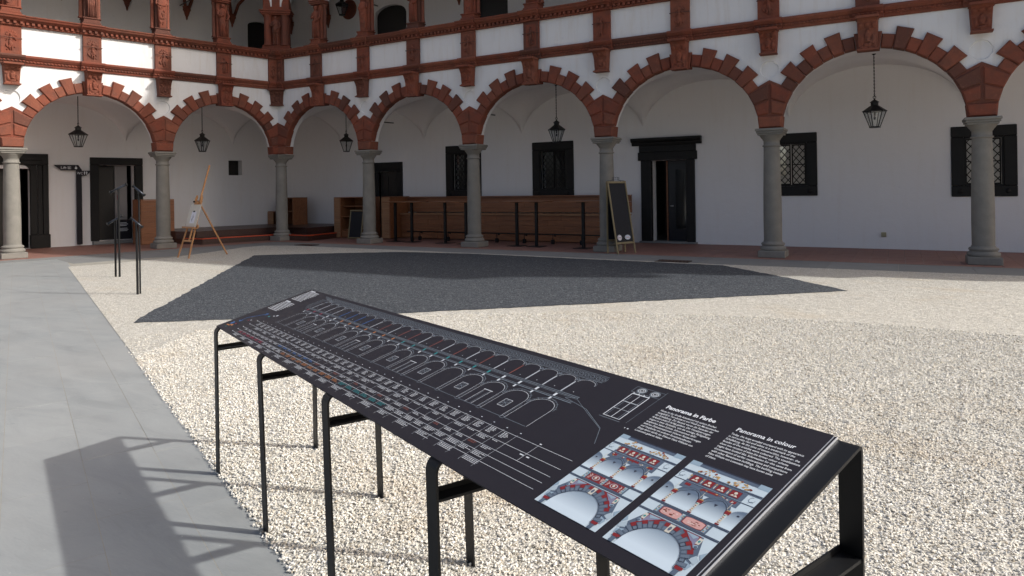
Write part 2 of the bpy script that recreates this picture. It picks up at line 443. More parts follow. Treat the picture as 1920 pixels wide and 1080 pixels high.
# slabs of the diagonal path: rows 0.378 wide, 0.95 long, staggered
def slab_mesh(poly, z0, z1, mat):
    b = MB(); b.prism(poly, 'z', z0, z1); return b
cxm, cym = LY.x, LY.y
rng = random.Random(3); cnt = 0
rows = [(-.06, .2465), (.2505, .6225), (.6265, 1.0105), (1.0145, 1.432), (1.436, 1.832), (1.836, 2.212), (2.216, 2.602), (2.606, 3.002), (3.006, 3.4)]
pathobjs = 0
for ri, (a, b2) in enumerate(rows):
    t = -4.6 + [.3, .1, .62, .0, .45, .8, .2, .55, .1][ri]
    while t < 19:
        ln = .94 + rng.uniform(-.02, .02)
        if ri > 4 and t > 14: break
        q = [P0 + PD * (t + .0015) + PN * a, P0 + PD * (t + ln - .0015) + PN * a, P0 + PD * (t + ln - .0015) + PN * b2, P0 + PD * (t + .0015) + PN * b2]
        poly = clip([(v.x, v.y) for v in q], (LY.x, LY.y), -1.28)
        t += ln
        if len(poly) < 3: continue
        part('slab', slab_mesh(poly, -.03, -.004 + rng.uniform(-.0006, .0006), M['slab']), M['slab'], pave); cnt += 1
# kerb slabs along both wings (two rows on the left wing)
def kerb_row(y0, y1, xs, left, z=-.001):
    for i in range(len(xs) - 1):
        a, b2 = xs[i] + .004, xs[i + 1] - .004
        q = [(a, y0), (b2, y0), (b2, y1), (a, y1)]
        if left: q = [tuple(fromL(*p)[:2]) for p in q]
        # stay on the own side of the corner bisector
        bis = Vector((-.607, .794)); nb = Vector((bis.y, -bis.x)) if left else Vector((-bis.y, bis.x))
        q = clip(q, (nb.x, nb.y), 0)
        if len(q) >= 3: part('kerb_stone', slab_mesh(q, -.03, z, M['kerb']), M['kerb'], pave)
def steps(a, b, s):
    n = int((b - a) / s); return [a + (b - a) * i / n for i in range(n + 1)]
kerb_row(-1.95, -.47, steps(-1.2, 26.4, 1.2), False)
kerb_row(-1.27, -.47, steps(-14.4, 1.8, 1.1), True); kerb_row(-2.9, -1.29, steps(-6.6, 2.4, 1.2), True, -.0025)
# terracotta tile floor of the arcade walks
def tile_floor(name, poly, left):
    o = sheet(name, poly, -.006, M['joint']); return o
fl = sheet('arcade_floor', [(-3.2, -.46), (28, -.46), (28, 3.2), (-3.2, 3.2)], -.008, M['joint'])
fl2 = sheet('arcade_floor', [tuple(fromL(x, y)[:2]) for x, y in ((-14.5, -.46), (.05, -.46), (1.2, 3.7), (-14.5, 3.7))], -.0085, M['joint'])
def tiles(x0, x1, y0, y1, sz, left, par, stuff_x=None):
    joined = MB(); n = 0
    x = x0; i = 0
    while x < x1:
        y = y0; j = 0
        while y < y1 - .02:
            a = [(x + .003, y + .003), (min(x + sz, x1) - .003, y + .003), (min(x + sz, x1) - .003, min(y + sz, y1) - .003), (x + .003, min(y + sz, y1) - .003)]
            near = y < .2
            if left: a = [tuple(fromL(*p)[:2]) for p in a]
            bis = Vector((-.607, .794)); nb = Vector((bis.y, -bis.x)) if left else Vector((-bis.y, bis.x))
            a = clip(a, (nb.x, nb.y), 0)
            if len(a) >= 3:
                joined.prism(a, 'z', -.02, .0 + random.uniform(-.0008, .0008)); n += 1
            y += sz; j += 1
        x += sz; i += 1
    part('floor_tiles', joined, M['tile'], par, kind='stuff')
tiles(-3.0, 27.5, -.46, 3.0, .32, False, fl); tiles(-14.4, 2.0, -.46, 3.6, .32, True, fl2)

# drains in the kerb
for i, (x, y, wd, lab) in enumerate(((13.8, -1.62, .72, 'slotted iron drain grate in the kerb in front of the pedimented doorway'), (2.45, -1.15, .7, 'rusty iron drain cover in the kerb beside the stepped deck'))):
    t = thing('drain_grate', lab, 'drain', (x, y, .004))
    b = MB().box(-wd / 2, wd / 2, -.16, .16, -.002, .004); part('drain_shade_plate', b, M['darkdoor'], t)  # flat dark plate stands in for the shaded pit under the bars
    b = MB()
    for k in range(9): b.box(-wd / 2 + .03 + k * (wd - .1) / 8, -wd / 2 + .07 + k * (wd - .1) / 8, -.15, .15, .003, .012)
    b.box(-wd / 2, wd / 2, -.17, -.15, .003, .012); b.box(-wd / 2, wd / 2, .15, .17, .003, .012)
    part('grate_bars', b, M['rust'], t)

# ------------------------------------------------------------------ wings
ZC = 2.86; BR_ = 1.57; Z_COURSE = 5.02; Z_COR = 6.02; Z_TOP = 6.28
WT = .30     # arcade wall thickness

def half_dish(b, c, sx, w_, z0, z1, y0, r=.195, cz=4.17, dep=.035, n=14):
    rim = []; out = []
    for k in range(n + 1):
        t = -pi / 2 + pi * k / n; dx, dz = cos(t), sin(t)
        rim.append((c + sx * r * dx, cz + r * dz))
        m_ = min(w_ / dx if dx > 1e-6 else 1e9, ((z1 - cz) / dz) if dz > 1e-6 else (((z0 - cz) / dz) if dz < -1e-6 else 1e9))
        out.append((c + sx * m_ * dx, cz + m_ * dz))
    # make sure the rectangle corners are kept
    vs = [(p[0], y0, p[1]) for p in rim] + [(p[0], y0, p[1]) for p in out]; fs = [(k, k + 1, n + 2 + k, n + 1 + k) for k in range(n)]
    b.add(vs, fs)
    for (zz, s_) in ((z0, -1), (z1, 1)):
        k = min(range(n), key=lambda q: abs(abs(out[q][0] - c) - w_) + abs(out[q][1] - zz) + abs(abs(out[q + 1][0] - c) - w_) + abs(out[q + 1][1] - zz))
        b.add([(out[k][0], y0, out[k][1]), (out[k + 1][0], y0, out[k + 1][1]), (c + sx * w_, y0, zz)], [(0, 1, 2)])
    rb = [(c + sx * (r - .012) * cos(-pi / 2 + pi * k / n), cz + (r - .012) * sin(-pi / 2 + pi * k / n)) for k in range(n + 1)]
    vs = [(p[0], y0, p[1]) for p in rim] + [(p[0], y0 + dep, p[1]) for p in rb]
    b.add(vs, [(k, k + 1, n + 2 + k, n + 1 + k) for k in range(n)], False)
    b.add([(p[0], y0 + dep, p[1]) for p in rb], [tuple(range(n + 1))])

def arch_wall(b, x0, x1, cx, a, rise, zs, ztop, y0, y1, n=28, bottom=True, dish=(False, False)):
    pts = [(cx - a * cos(pi * i / n), zs + rise * sin(pi * i / n)) for i in range(n + 1)]
    low = [(x0, zs)] + pts + [(x1, zs)]
    top = [(p[0], ztop) for p in low]
    N = len(low)
    for yy in (y0, y1):
        vs = [(p[0], yy, p[1]) for p in low] + [(p[0], yy, p[1]) for p in top]
        i0 = 1 if (dish[0] and yy == y0) else 0; i1 = N - 2 if (dish[1] and yy == y0) else N - 1
        b.add(vs, [(i, i + 1, N + i + 1, N + i) for i in range(i0, i1)])
        if yy == y0:
            for on, c_, e_, sx in ((dish[0], x0, low[1][0], 1), (dish[1], x1, low[-2][0], -1)):
                if not on: continue
                w_ = abs(e_ - c_)
                b.add([(c_, yy, zs), (e_, yy, zs), (e_, yy, 3.955), (c_, yy, 3.955)], [(0, 1, 2, 3)]); b.add([(c_, yy, 4.385), (e_, yy, 4.385), (e_, yy, ztop), (c_, yy, ztop)], [(0, 1, 2, 3)])
                half_dish(b, c_, sx, w_, 3.955, 4.385, yy)
    vs = [(p[0], y0, p[1]) for p in low] + [(p[0], y1, p[1]) for p in low]
    b.add([v for v in vs], [(i, i + 1, N + i + 1, N + i) for i in range(1, N - 2)], True)
    b.add(vs, [(0, 1, N + 1, N), (N - 2, N - 1, 2 * N - 1, 2 * N - 2)])
    vs = [(p[0], y0, p[1]) for p in top] + [(p[0], y1, p[1]) for p in top]
    b.add(vs, [(i, i + 1, N + i + 1, N + i) for i in range(N - 1)])

def rusticated(poly, yf, yb, inset=.022, proud=.03):
    """stone block: polygon (x,z) extruded from yb to yf with a chamfered raised front"""
    n = len(poly); cx = sum(p[0] for p in poly) / n; cz = sum(p[1] for p in poly) / n
    area = sum(poly[i][0] * poly[(i + 1) % n][1] - poly[(i + 1) % n][0] * poly[i][1] for i in range(n))
    if area < 0: poly = poly[::-1]
    ins = []
    for i in range(n):
        p0, p1, p2 = Vector(poly[i - 1]), Vector(poly[i]), Vector(poly[(i + 1) % n])
        d1 = (p1 - p0).normalized(); d2 = (p2 - p1).normalized()
        n1 = Vector((-d1.y, d1.x)); n2 = Vector((-d2.y, d2.x)); bi = (n1 + n2)
        bi = bi / max(bi.length_squared, .3) * 2; ins.append(p1 + bi * inset)
    vs = [(p[0], yb, p[1]) for p in poly] + [(p[0], yf, p[1]) for p in poly] + [(p.x, yf - proud, p.y) for p in ins]
    fs = [tuple(range(n)), tuple(range(3 * n - 1, 2 * n - 1, -1))]
    for k in (0, 1):
        fs += [(k * n + i, (k + 1) * n + i, (k + 1) * n + (i + 1) % n, k * n + (i + 1) % n) for i in range(n)]
    return MB().add(vs, fs)

def arch_pt(a, th, r=0):   # th measured from springing; r = radial offset
    x, z = a * cos(th), BR_ * sin(th)
    nx, nz = cos(th) / a, sin(th) / BR_; l = hypot(nx, nz)
    return Vector((x + nx / l * r, ZC + z + nz / l * r))

arch_cache = {}
def arch_stones(parent, cx, a, hw0, hw1):
    """voussoirs, V springers of one bay. hw0/hw1: distance from the springing to column axis left/right"""
    th0, th1 = radians(29.5), radians(82.5); n = 7; dt = (th1 - th0) / n
    for side in (-1, 1):
        for k in range(n):
            key = (round(a, 3), side, k)
            if key not in arch_cache:
                lng = (k % 2 == 1); q = []
                r1 = .44 if lng else .275
                g = .0022
                t0, t1 = th0 + dt * k + g, th0 + dt * (k + 1) - g
                for t, r in ((t0, -.006 if lng else 0), (t0 - (.012 if lng else 0), r1), (t1 + (.012 if lng else 0), r1), (t1, -.006 if lng else 0)):
                    p = arch_pt(a, t, r); q.append((side * p.x, p.y))
                arch_cache[key] = fixn(rusticated(q, -.065 if lng else -.045, .13, .022, .028).mesh('voussoir', M['terra']))
            o = part('voussoir', arch_cache[key], None, parent, (cx, 0, 0))
        hw = hw0 if side < 0 else hw1
        # springer blocks, radial joints towards the column axis
        for (d0, d1) in ((10.5, 19.5), (20.1, 29.3)):
            q = []
            for d in (d0, d1):
                t = radians(d); p = arch_pt(a, t); ax = a + hw - .022
                z_in = p.y + (ax - p.x) * math.tan(t * .95)
                q.append(((side * p.x, p.y), (side * ax, z_in)))
            poly = [q[0][0], q[0][1], q[1][1], q[1][0]]
            part('springer_stone', rusticated(poly, -.055, .16, .024, .028), M['terra'], parent, (cx, 0, 0))

def springer_base(parent, x, al, ar, hl, hr, clipx=None):
    """lowest block on the capital plus the flat backing plate with pointed top; al/ar: arch half spans, hl/hr: half block widths"""
    def edge(a, h, d):
        p = arch_pt(a, radians(d)); return h + (a - p.x), p.y
    L = edge(al, hl, 9.8) if al else None; R = edge(ar, hr, 9.8) if ar else None
    z1 = (L or R)[1]
    wl = -(L[0]) if L else -.0; wr = R[0] if R else 0
    bl = -hl if al else 0; br = hr if ar else 0
    part('springer_stone', rusticated([(bl, ZC + .012), (br, ZC + .012), (wr, z1), (wl, z1)], -.06, .30, .03, .04), M['terra'], parent, (x, 0, 0))
    # backing
    pts = []
    if ar:
        for d in (10, 20, 29.5): p = arch_pt(ar, radians(d)); pts.append((hr + ar - p.x, p.y))
        q = arch_pt(ar, radians(31), .10); pts.append((hr + ar - q.x, q.y))
    else: pts += [(0, z1)]
    top = [(0, 3.93)]
    lp = []
    if al:
        for d in (10, 20, 29.5): p = arch_pt(al, radians(d)); lp.append((-(hl + al - p.x), p.y))
        q = arch_pt(al, radians(31), .10); lp.append((-(hl + al - q.x), q.y))
    else: lp += [(0, z1)]
    poly = pts + top + lp[::-1]
    b = MB().prism(poly, 'y', -.052, .15); part('springer_back', b, M['terra'], parent, (x, 0, 0))

def column(parent, x, y, rot=0):
    t = part('column', MB().lathe([(.192, .36), (.195, .8), (.19, 1.4), (.178, 2.0), (.168, 2.46)], 32), M['column'], parent, (x, y, 0), rotz=rot)
    b = MB(); b.bbox(-.285, .285, -.285, .285, 0, .15, .012)
    b.lathe([(.262, .15), (.278, .175), (.28, .20), (.262, .235), (.235, .245), (.232, .262), (.238, .27), (.252, .285), (.25, .305), (.228, .325), (.208, .33), (.2, .36)], 32)
    part('base', b, M['column'], t)
    b = MB(); b.lathe([(.168, 2.46), (.19, 2.465), (.197, 2.48), (.19, 2.495), (.17, 2.5), (.17, 2.60), (.188, 2.61), (.19, 2.63), (.21, 2.65), (.24, 2.69), (.25, 2.715)], 32)
    b.bbox(-.262, .262, -.262, .262, 2.715, 2.755, .008); b.bbox(-.285, .285, -.285, .285, 2.757, 2.80, .008); b.bbox(-.305, .305, -.305, .305, 2.802, 2.86, .012)
    part('capital', b, M['column'], t)
    return t

# --- carved reliefs -------------------------------------------------------
def relief_mesh(name, w, h, seed, kind, nx=26, nz=44):
    rg = random.Random(seed); X, Z = np.meshgrid(np.linspace(-1, 1, nx), np.linspace(0, 1, nz))
    H = np.zeros_like(X)
    def blob(cx, cz, rx, rz, hh, ang=0):
        dx, dz = (X - cx), (Z - cz) * (h / w) * 2
        rz2 = rz * (h / w) * 2
        c, s = cos(ang), sin(ang); u = c * dx + s * dz; v = -s * dx + c * dz
        q = 1 - (u / rx) ** 2 - (v / rz2) ** 2
        np.maximum(H, np.where(q > 0, hh * np.sqrt(np.clip(q, 0, 1)), -9), out=H)
    inner = (np.abs(X) < .62) & (Z > .1) & (Z < .9)
    H[inner] = -.016
    if kind == 'shell':
        dx, dz = X, (Z - .66) * (h / w) * 2
        r = np.sqrt(dx ** 2 + dz ** 2); th = np.arctan2(dz, dx)
        sh = .004 + .016 * np.abs(np.cos(th * 6.5)) * np.clip(r / .55, 0, 1)
        m_ = (r < .55) & (dz > -.05) & inner; H[m_] = sh[m_]
    if kind in ('shell', 'figure'):
        s = rg.uniform(-.08, .08); z0 = .62 if kind == 'shell' else .68
        blob(s, z0 + .06, .13, .055, .045); blob(s, z0 - .08, .2, .11, .04, rg.uniform(-.2, .2)); blob(s + rg.uniform(-.1, .1), z0 - .25, .2, .14, .04, rg.uniform(-.3, .3))
        blob(s - .12, .24, .09, .13, .035, .15); blob(s + .14, .25, .09, .14, .035, -.12)
        blob(s - .3, z0 - .1, .08, .11, .032, -.6); blob(s + .32, z0 - .06, .08, .12, .032, .7)
        if rg.random() < .5: blob(.45, .4, .06, .26, .03)
        else: blob(-.42, .28, .14, .08, .03, .5)
        for _ in range(5): blob(rg.uniform(-.45, .45), rg.uniform(.14, .34), .07, .03, .025, rg.uniform(-1, 1))
    b = MB(); vs = []; fs = []
    for j in range(nz):
        for i in range(nx): vs.append((float(X[j, i]) * w / 2, -float(H[j, i]), float(Z[j, i]) * h))
    for j in range(nz - 1):
        for i in range(nx - 1): a = j * nx + i; fs.append((a, a + 1, a + nx + 1, a + nx))
    b.add(vs, fs, False)
    me = b.mesh(name, M['terra']); return me

def console_mesh(seed, z0, z1, wt=.40, wb=.33):
    rg = random.Random(seed); nx, nz = 22, 30; vs = []; fs = []
    blobs = [(0, .42, .34, .16, .07), (0, .56, .18, .06, .075), (-.16, .46, .07, .035, .085), (.16, .46, .07, .035, .085), (0, .38, .07, .07, .10), (0, .27, .22, .06, .085),
             (-.62, .72, .26, .09, .06), (.62, .72, .26, .09, .06), (-.55, .3, .18, .16, .05), (.55, .3, .18, .16, .05), (0, .74, .3, .07, .055), (0, .14, .45, .06, .06)]
    for _ in range(8): blobs.append((rg.uniform(-.8, .8), rg.uniform(.08, .85), rg.uniform(.08, .18), rg.uniform(.03, .07), rg.uniform(.03, .06)))
    H = z1 - z0
    def depth(w): # protrusion from wall, S-profile
        return .13 + .17 * (w ** 1.6) + .025 * sin(w * pi * 2 + .6) + (.03 if w < .07 else 0) + (.03 if w > .9 else 0)
    for j in range(nz):
        w = j / (nz - 1)
        for i in range(nx):
            u = -1 + 2 * i / (nx - 1); hb = 0
            for (cx, cw, rx, rw, hh) in blobs:
                q = 1 - ((u - cx) / rx) ** 2 - ((w - cw) / rw) ** 2
                if q > 0: hb = max(hb, hh * .6 * sqrt(q))
            if w > .88 or w < .06: hb = .012
            ww = (wb + (wt - wb) * w ** .8) / 2
            y = -depth(w) - hb
            if i in (0, nx - 1): y = 0
            vs.append((u * ww, y, z0 + w * H))
    for j in range(nz - 1):
        for i in range(nx - 1): a = j * nx + i; fs.append((a, a + 1, a + nx + 1, a + nx))
    b = MB(); b.add(vs, fs, False)
    b.add([vs[i] for i in range(nx)], [tuple(range(nx))])
    b.box(-wb / 2 - .015, wb / 2 + .015, -depth(0) - .05, 0, z0 - .022, z0 + .012)
    b.box(-wt / 2 - .012, wt / 2 + .012, -depth(1) - .03, 0, z1 - .05, z1)
    return fixn(b.mesh('console', M['terra']))

RELIEFS = [relief_mesh('relief_panel', .445, .735, s, k) for s, k in ((1, 'figure'), (2, 'shell'), (3, 'shell'), (4, 'figure'), (5, 'shell'))]
CONS_HI = [console_mesh(s, 4.50, 5.03) for s in (1, 2, 3)]
CONS_KEY = [console_mesh(s, 4.36, 5.03, .40, .36) for s in (5, 6)]

def profile_x(prof, x0, x1):
    return MB().prism(prof, 'x', x0, x1)
def cornice_prof(p):
    return [(.02, 6.02), (-.07 - p, 6.02), (-.085 - p, 6.045), (-.085 - p, 6.06), (-.055 - p, 6.065), (-.055 - p, 6.135), (-.12 - p, 6.14), (-.14 - p, 6.165), (-.185 - p, 6.185), (-.20 - p, 6.20), (-.215 - p, 6.235), (-.24 - p, 6.255), (-.24 - p, 6.28), (.40, 6.28), (.40, 6.255), (.02, 6.255)]
def course_prof(p):
    return [(.02, 5.02), (-.03 - p, 5.02), (-.045 - p, 5.05), (-.045 - p, 5.085), (-.07 - p, 5.09), (-.07 - p, 5.145), (-.095 - p, 5.155), (-.125 - p, 5.195), (-.14 - p, 5.215), (-.14 - p, 5.25), (-.12 - p, 5.27), (.02, 5.27)]

def entablature(parent, xs):
    """cornice and lower course broken forward round each pilaster axis xs"""
    edges = []
    for i, x in enumerate(xs):
        edges.append((x - .29, x + .29, .062))
        if i + 1 < len(xs): edges.append((x + .29, xs[i + 1] - .29, 0))
    for (a, b, p) in edges:
        o = part('cornice', profile_x(cornice_prof(p), a + .001, b - .001), M['terra'], parent)
        d = MB(); n = max(3, int((b - a) / .118)); s = (b - a) / n
        for k in range(n): d.box(a + (k + .5) * s - .032, a + (k + .5) * s + .032, -.125 - p, -.05 - p, 6.068, 6.130)
        part('dentils', d, M['terra'], o)
        o = part('string_course', profile_x(course_prof(p), a + .001, b - .001), M['terra'], parent)
        d = MB(); n = max(4, int((b - a) / .075)); s = (b - a) / n
        for k in range(n): d.ellipsoid((a + (k + .5) * s, -.072 - p, 5.118), (s * .40, .02, .024), 6, 4)
        part('bead_row', d, M['terra'], o)

def herm(parent, x, y, kind, scale=1.0, rot=0):
    """carved terracotta support of the gallery standing on the parapet"""
    b = MB(); b.bbox(-.25, .25, -.22, .22, 0, .07, .008); b.bbox(-.225, .225, -.20, .20, .07, .115, .01); b.bbox(-.20, .20, -.175, .18, .115, .20, .006); b.bbox(-.225, .225, -.2, .2, .20, .235, .008)
    b.bbox(-.165, .165, -.06, .17, .235, 1.33, .01)
    o = part('herm_pillar', b, M['terra'], parent, (x, y, Z_TOP + .001), rotz=rot)
    b = MB(); b.bbox(-.2, .2, -.17, .19, 1.33, 1.37, .008); b.bbox(-.225, .225, -.2, .21, 1.372, 1.43, .01); b.bbox(-.25, .25, -.225, .225, 1.432, 1.48, .012)
    part('pillar_capital', b, M['terra'], o)
    rg = random.Random(int(x * 100) + 5)
    b = MB()
    if kind == 'figure':      # draped standing figure
        R = []
        prof = [(.24, .12, .07), (.35, .11, .075), (.5, .10, .08), (.66, .115, .09), (.78, .12, .095), (.86, .095, .08), (.95, .115, .09), (1.04, .135, .09), (1.10, .11, .075), (1.13, .05, .05), (1.15, .04, .045)]
        for z, rx, ry in prof:
            R.append([(rx * (1 + .10 * cos(7 * t + z * 6)) * cos(t) + .015 * sin(z * 5), -.115 + ry * (1 + .08 * cos(9 * t)) * sin(t), z) for t in [2 * pi * i / 28 for i in range(28)]])
        b.loft(R); b.ellipsoid((0, -.135, 1.215), (.052, .06, .075)); b.ellipsoid((0, -.12, 1.255), (.064, .062, .05)); b.ellipsoid((0, -.197, 1.205), (.012, .018, .018), 6, 5)
        b.tube([(-.13, -.12, 1.07), (-.17, -.15, .93), (-.09, -.22, .88), (0, -.22, .93)], [.036, .034, .028, .024], 8)
        b.tube([(.13, -.12, 1.07), (.18, -.14, .92), (.13, -.2, .80), (.05, -.23, .78)], [.036, .034, .028, .024], 8)
        for k in range(5): b.tube([(-.1 + .05 * k, -.175, .80), (-.08 + .045 * k, -.20, .55), (-.09 + .05 * k, -.19, .26)], .014, 6)
    else:                     # tapering term with bust, carved shaft and garlands
        R = []
        for z, rx, ry in [(.24, .085, .06), (.26, .095, .065), (.6, .115, .075), (.86, .13, .08), (.90, .145, .09), (.96, .12, .085), (1.04, .13, .09), (1.10, .10, .075), (1.14, .045, .05)]:
            R.append([(max(-1, min(1, 1.35 * cos(t))) * rx, -.10 + max(-1, min(1, 1.3 * sin(t))) * ry, z) for t in [2 * pi * i / 20 for i in range(20)]])
        b.loft(R); b.ellipsoid((0, -.13, 1.21), (.052, .06, .075)); b.ellipsoid((0, -.12, 1.25), (.066, .062, .05))
        for k in range(16):
            zz = .32 + .55 * rg.random(); b.ellipsoid((rg.uniform(-.07, .07), -.17 - .01 * zz, zz), (rg.uniform(.015, .04), .022, rg.uniform(.02, .06)), 7, 5)
        for k in range(9): a = pi * k / 8; b.ellipsoid((-.12 * cos(a), -.185, .95 - .05 * sin(a)), (.026, .025, .024), 7, 5)
        b.tube([(-.12, -.11, 1.07), (-.16, -.13, .95), (-.13, -.15, .9)], [.036, .034, .03], 8); b.tube([(.12, -.11, 1.07), (.16, -.13, .95), (.13, -.15, .9)], [.036, .034, .03], 8)
    part('statue', b, M['terra'], o)
    b = MB().lathe([(.06, .235), (.075, .25), (.06, .28), (.052, .30), (.05, .9), (.044, 1.24), (.056, 1.26), (.064, 1.30), (.07, 1.33)], 14, (-.215, .06, 0))
    b.lathe([(.06, .235), (.075, .25), (.06, .28), (.052, .30), (.05, .9), (.044, 1.24), (.056, 1.26), (.064, 1.30), (.07, 1.33)], 14, (.215, .06, 0))
    part('side_colonnette', b, M['terra'], o)
    return o

def vault(b, quad, z0, rise, n=30, band=.03, dz=.42):
    """groin vault over a bilinear quad (a,b,c,d)"""
    A, B, C_, D = [Vector(q) for q in quad]; vs = []; fs = []
    for j in range(n + 1):
        for i in range(n + 1):
            u, v = i / n, j / n; p = A.lerp(B, u).lerp(D.lerp(C_, u), v)
            f = lambda t: sqrt(max(0, 1 - (abs(2 * t - 1) / (1 - band)) ** 2)) if abs(2 * t - 1) < 1 - band else 0
            zz = max(f(u) * .97, f(v))
            zb = z0 + dz * v; vs.append((p.x, p.y, zb + (z0 + rise - zb) * zz))
    for j in range(n):
        for i in range(n): a = j * (n + 1) + i; fs.append((a, a + n + 1, a + n + 2, a + 1))
    b.add(vs, fs, True)

def wall_openings(b, x0, x1, z0, z1, y, ops, depth=.38):
    xs = sorted({x0, x1, *[o[0] for o in ops], *[o[1] for o in ops]}); zs = sorted({z0, z1, *[o[2] for o in ops], *[o[3] for o in ops]})
    for i in range(len(xs) - 1):
        for j in range(len(zs) - 1):
            cx, cz = (xs[i] + xs[i + 1]) / 2, (zs[j] + zs[j + 1]) / 2
            if any(o[0] < cx < o[1] and o[2] < cz < o[3] for o in ops): continue
            b.add([(xs[i], y, zs[j]), (xs[i + 1], y, zs[j]), (xs[i + 1], y, zs[j + 1]), (xs[i], y, zs[j + 1])], [(0, 1, 2, 3)])
    for (a, c, d, e_) in ops:
        for q in ([(a, y, d), (a, y + depth, d), (a, y + depth, e_), (a, y, e_)], [(c, y, d), (c, y + depth, d), (c, y + depth, e_), (c, y, e_)],
                  [(a, y, e_), (a, y + depth, e_), (c, y + depth, e_), (c, y, e_)], [(a, y, d), (a, y + depth, d), (c, y + depth, d), (c, y, d)]):
            b.add(q, [(0, 1, 2, 3)])

def stone_window(parent, x0, x1, z0, z1, y, fw=.26, mull=True, lat=.15):
    """black stone surround, casement with diagonal lead lattice"""
    o = part('window', (MB().bbox(x0, x0 + fw, y - .045, y + .12, z0 + fw, z1 - fw, .012).bbox(x1 - fw, x1, y - .045, y + .12, z0 + fw, z1 - fw, .012)
             .bbox(x0, x1, y - .047, y + .12, z1 - fw + .001, z1, .012).bbox(x0, x1, y - .047, y + .12, z0, z0 + fw - .001, .012)), M['blackstone'], parent)
    a, c, d, e_ = x0 + fw, x1 - fw, z0 + fw, z1 - fw
    b = MB(); t = .035; b.box(a, a + t, y - .015, y + .06, d, e_); b.box(c - t, c, y - .015, y + .06, d, e_); b.box(a + t, c - t, y - .014, y + .06, e_ - t, e_); b.box(a + t, c - t, y - .014, y + .06, d, d + t)
    part('inner_moulding', b, M['blackstone'], o)
    for k in (-1, 1):
        part('rosette', MB().lathe([(.05, 0), (.055, .006), (.03, .014), (.012, .02)], 14, T=Matrix.Translation((((x0 + x1) / 2) + k * (x1 - x0) * .36, y - .047, z0 + fw * .5)) @ Matrix.Rotation(pi / 2, 4, 'X')), M['blackstone'], o)
    mid = (a + c) / 2
    for (p, q) in ((a + t, mid - .012), (mid + .012, c - t)):
        fr = MB(); yy = y + .11; s = .03
        fr.box(p, p + s, yy, yy + .03, d + t, e_ - t); fr.box(q - s, q, yy, yy + .03, d + t, e_ - t); fr.box(p + s, q - s, yy, yy + .03, e_ - t - s, e_ - t); fr.box(p + s, q - s, yy, yy + .03, d + t, d + t + s)
        fr.box(p + s, q - s, yy, yy + .03, (d + e_) / 2 - .012, (d + e_) / 2 + .012)
        ca = part('casement', fr, M['blackstone'], o)
        la = MB(); P, Q, D_, E_ = p + s, q - s, d + t + s, e_ - t - s
        k = -12
        while k < 14:
            for sg in (1, -1):
                # line z = D_ + sg*(x-P)*1.35 + k*lat
                pts = []
                for xx in (P, Q):
                    zz = D_ + (sg * (xx - P) * 1.2) + k * lat
                    pts.append((xx, zz))
                (xa, za), (xb, zb) = pts
                if za != zb:
                    def cl(xa, za, xb, zb, lim, hi):
                        if (za > lim) == hi:
                            tt = (lim - za) / (zb - za)
                            if 0 <= tt <= 1: return xa + (xb - xa) * tt, lim
                            return None
                        return xa, za
                    r1 = (xa, za); r2 = (xb, zb)
                    for lim, hi in ((E_, True), (D_, False)):
                        if r1 and r2:
                            n1 = cl(*r1, *r2, lim, hi) if ((r1[1] > lim) == hi and r1[1] != lim) else r1
                            n2 = cl(*r2, *r1, lim, hi) if ((r2[1] > lim) == hi and r2[1] != lim) else r2
                            r1, r2 = n1, n2
                    if r1 and r2 and hypot(r1[0] - r2[0], r1[1] - r2[1]) > .03:
                        la.bar((r1[0], yy + .012 + .004 * sg, r1[1]), (r2[0], yy + .012 + .004 * sg, r2[1]), .008, .022, (0, 1, 0))
            k += 1
        part('lattice', la, M['ironblack'], ca)
        part('pane', MB().box(P, Q, yy + .022, yy + .026, D_, E_), M['glass'], ca)
    return o

